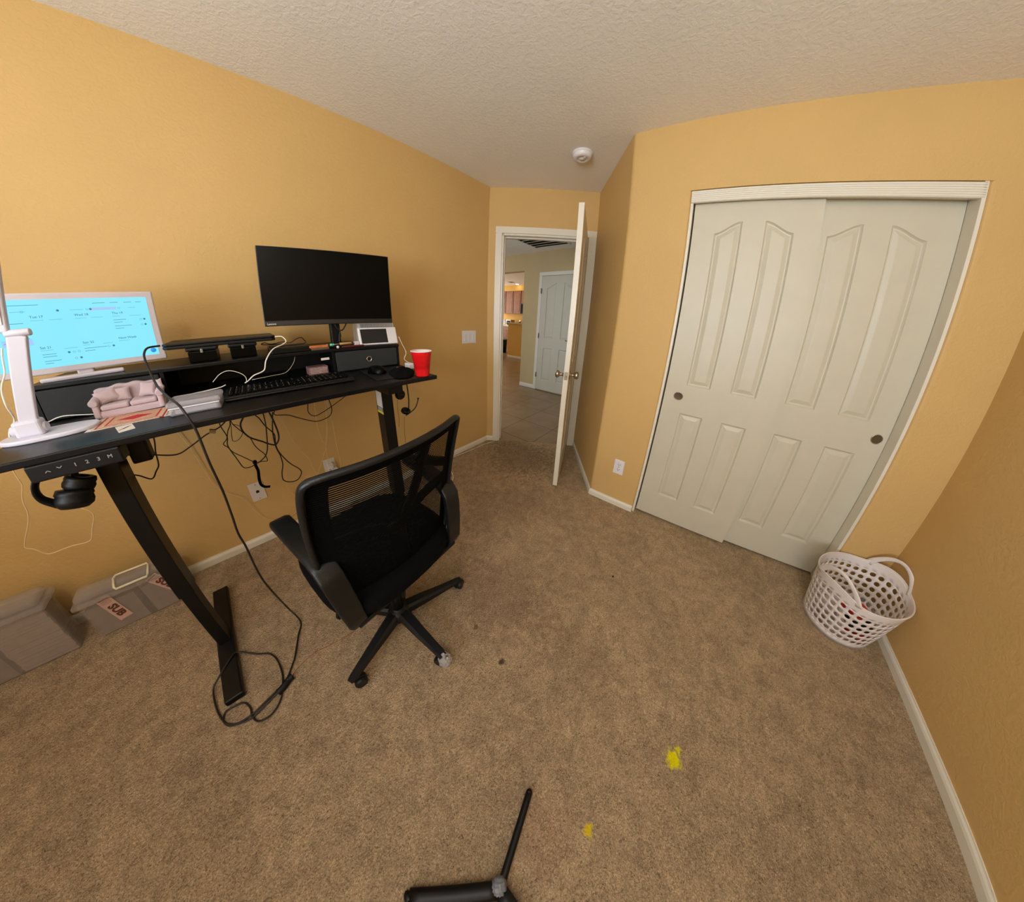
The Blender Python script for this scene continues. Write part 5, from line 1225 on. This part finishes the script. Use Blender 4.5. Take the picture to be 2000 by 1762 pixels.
tag(recenter(MB().box(-.010, .010, -.006, .006, -.007, .007, .001, 1, clp).build('cable_clip', 'clip')), 'small beige clip on the taut cable under the desk', 'cable clip')
cable('cable', 'black cable hanging in a bent loop behind the left desk leg', 't11', .0024, 'cableb', up=under)
GW = 'pale cords hanging down the ochre wall'
cable('cable', 'cream cord sagging along the wall behind the desk down to the baseboard', 'w12', .0017, 'cablec', grp=GW)
pts = [V(p) for p in CAB["mainA"]]
pb = [V(p) for p in CAB['mainB']]
from_px = pts + pb
mc = thing('extension_cable', 'long black cable from the laptop over the desk edge to a coil on the carpet', 'cable', (pb[7].x, pb[7].y, 0))
MB().tube(from_px, .0034, 7, 5).build('cable', 'cableb', mc)
MB().tube(CAB['plug'], (.0125, .0085), 10, 4).build('plug', 'black', mc)
MB().box(-.0021, .0021, -.003, .003, 0, .001, 0, 1, T(*CAB['plug'][2]) @ T(0, 0, .0085)).build('plug_mark', 'steel', mc)
cable('cable', 'thin orange-brown wire running on the carpet under the chair', 'orange', .0013, 'cableo')
cable('cable', 'white cable curving from the laptop down behind the keyboard', 'w15', .0024, 'cablew')
cable('cable', 'thin white cable arched in the dark opening under the shelf', 'w16', .0014, 'cablew')
cable('cable', 'thin pale cable in the dark shelf opening above the keyboard', 'w17', .0012, 'cablew')
cable('cable', 'white lamp cord hanging beside the desk lamp arm', 'w18', .0020, 'cablew', last=(-.600, 1.262, DZ + .004))
cable('cable', 'thin white cable lying on the desk from the lamp past the toy sofa', 'w19', .0018, 'cablew')
cable('cable', 'cream cord hanging in a big loop below the left end of the desk', 'w20', .0018, 'cablec', grp=GW, up=under, last=(-.50, 1.58, under - .002))
cable('cable', 'thin wavy cream cord hanging left of the outlet', 'wa', .0011, 'cablec', grp=GW, up=under)
cable('cable', 'cream cord crossing another above the outlet and leading left', 'wb', .0015, 'cablec', grp=GW, up=under)
cable('cable', 'cream cord dropping straight to the plugs in the outlet', 'wc', .0016, 'cablec', grp=GW, up=under)
cable('cable', 'cream cord hanging to the right of the outlet', 'wd', .0016, 'cablec', grp=GW, up=under)
cable('cable', 'fine pale cord looping right behind the chair back', 'wf', .0013, 'cablec', grp=GW, up=.95)
cable('cable', 'black monitor cable curling out behind the screen to the stand', 'm22', .0032, 'cableb', up=1.30, last=(.43, 1.47, SZ + .012))
cable('cable', 'second black monitor cable hugging the stand neck', 'm23', .0028, 'cableb', up=1.30, last=(.425, 1.48, SZ + .012))
cable('cable', 'dark cable in loose loops on the shelf right of the laptop', 's23', .0022, 'cableb', last=(.118, 1.50, SZ + .026))
cable('cable', 'white cord from the digital clock down to its adapter', 'ck', .0017, 'cablew', last=(.700, 1.30, DZ + .015))
cable('cable', 'thin dark headset wire hanging straight down', 'hw', .0009, 'cableb')
cable('cable', 'second thin headset wire hanging from the round earpiece', 'hw2', .0008, 'cableb')
cable('cable', 'white flat cord lying on the carpet along the baseboard to the doorway', 'fl', .0028, 'cablew')
cable('cable', 'crumpled end of the white cord on the carpet beside the chair', 'fl2', .0035, 'cablew')
# crumbs on the carpet
random.seed(5)
tag(recenter(MB().ball((1.075, .118, .003), .006, (1, .8, .7), None, 2).build('carpet_crumb', 'clothb')), 'tiny dark crumb on the carpet in front of the closet', 'crumb')
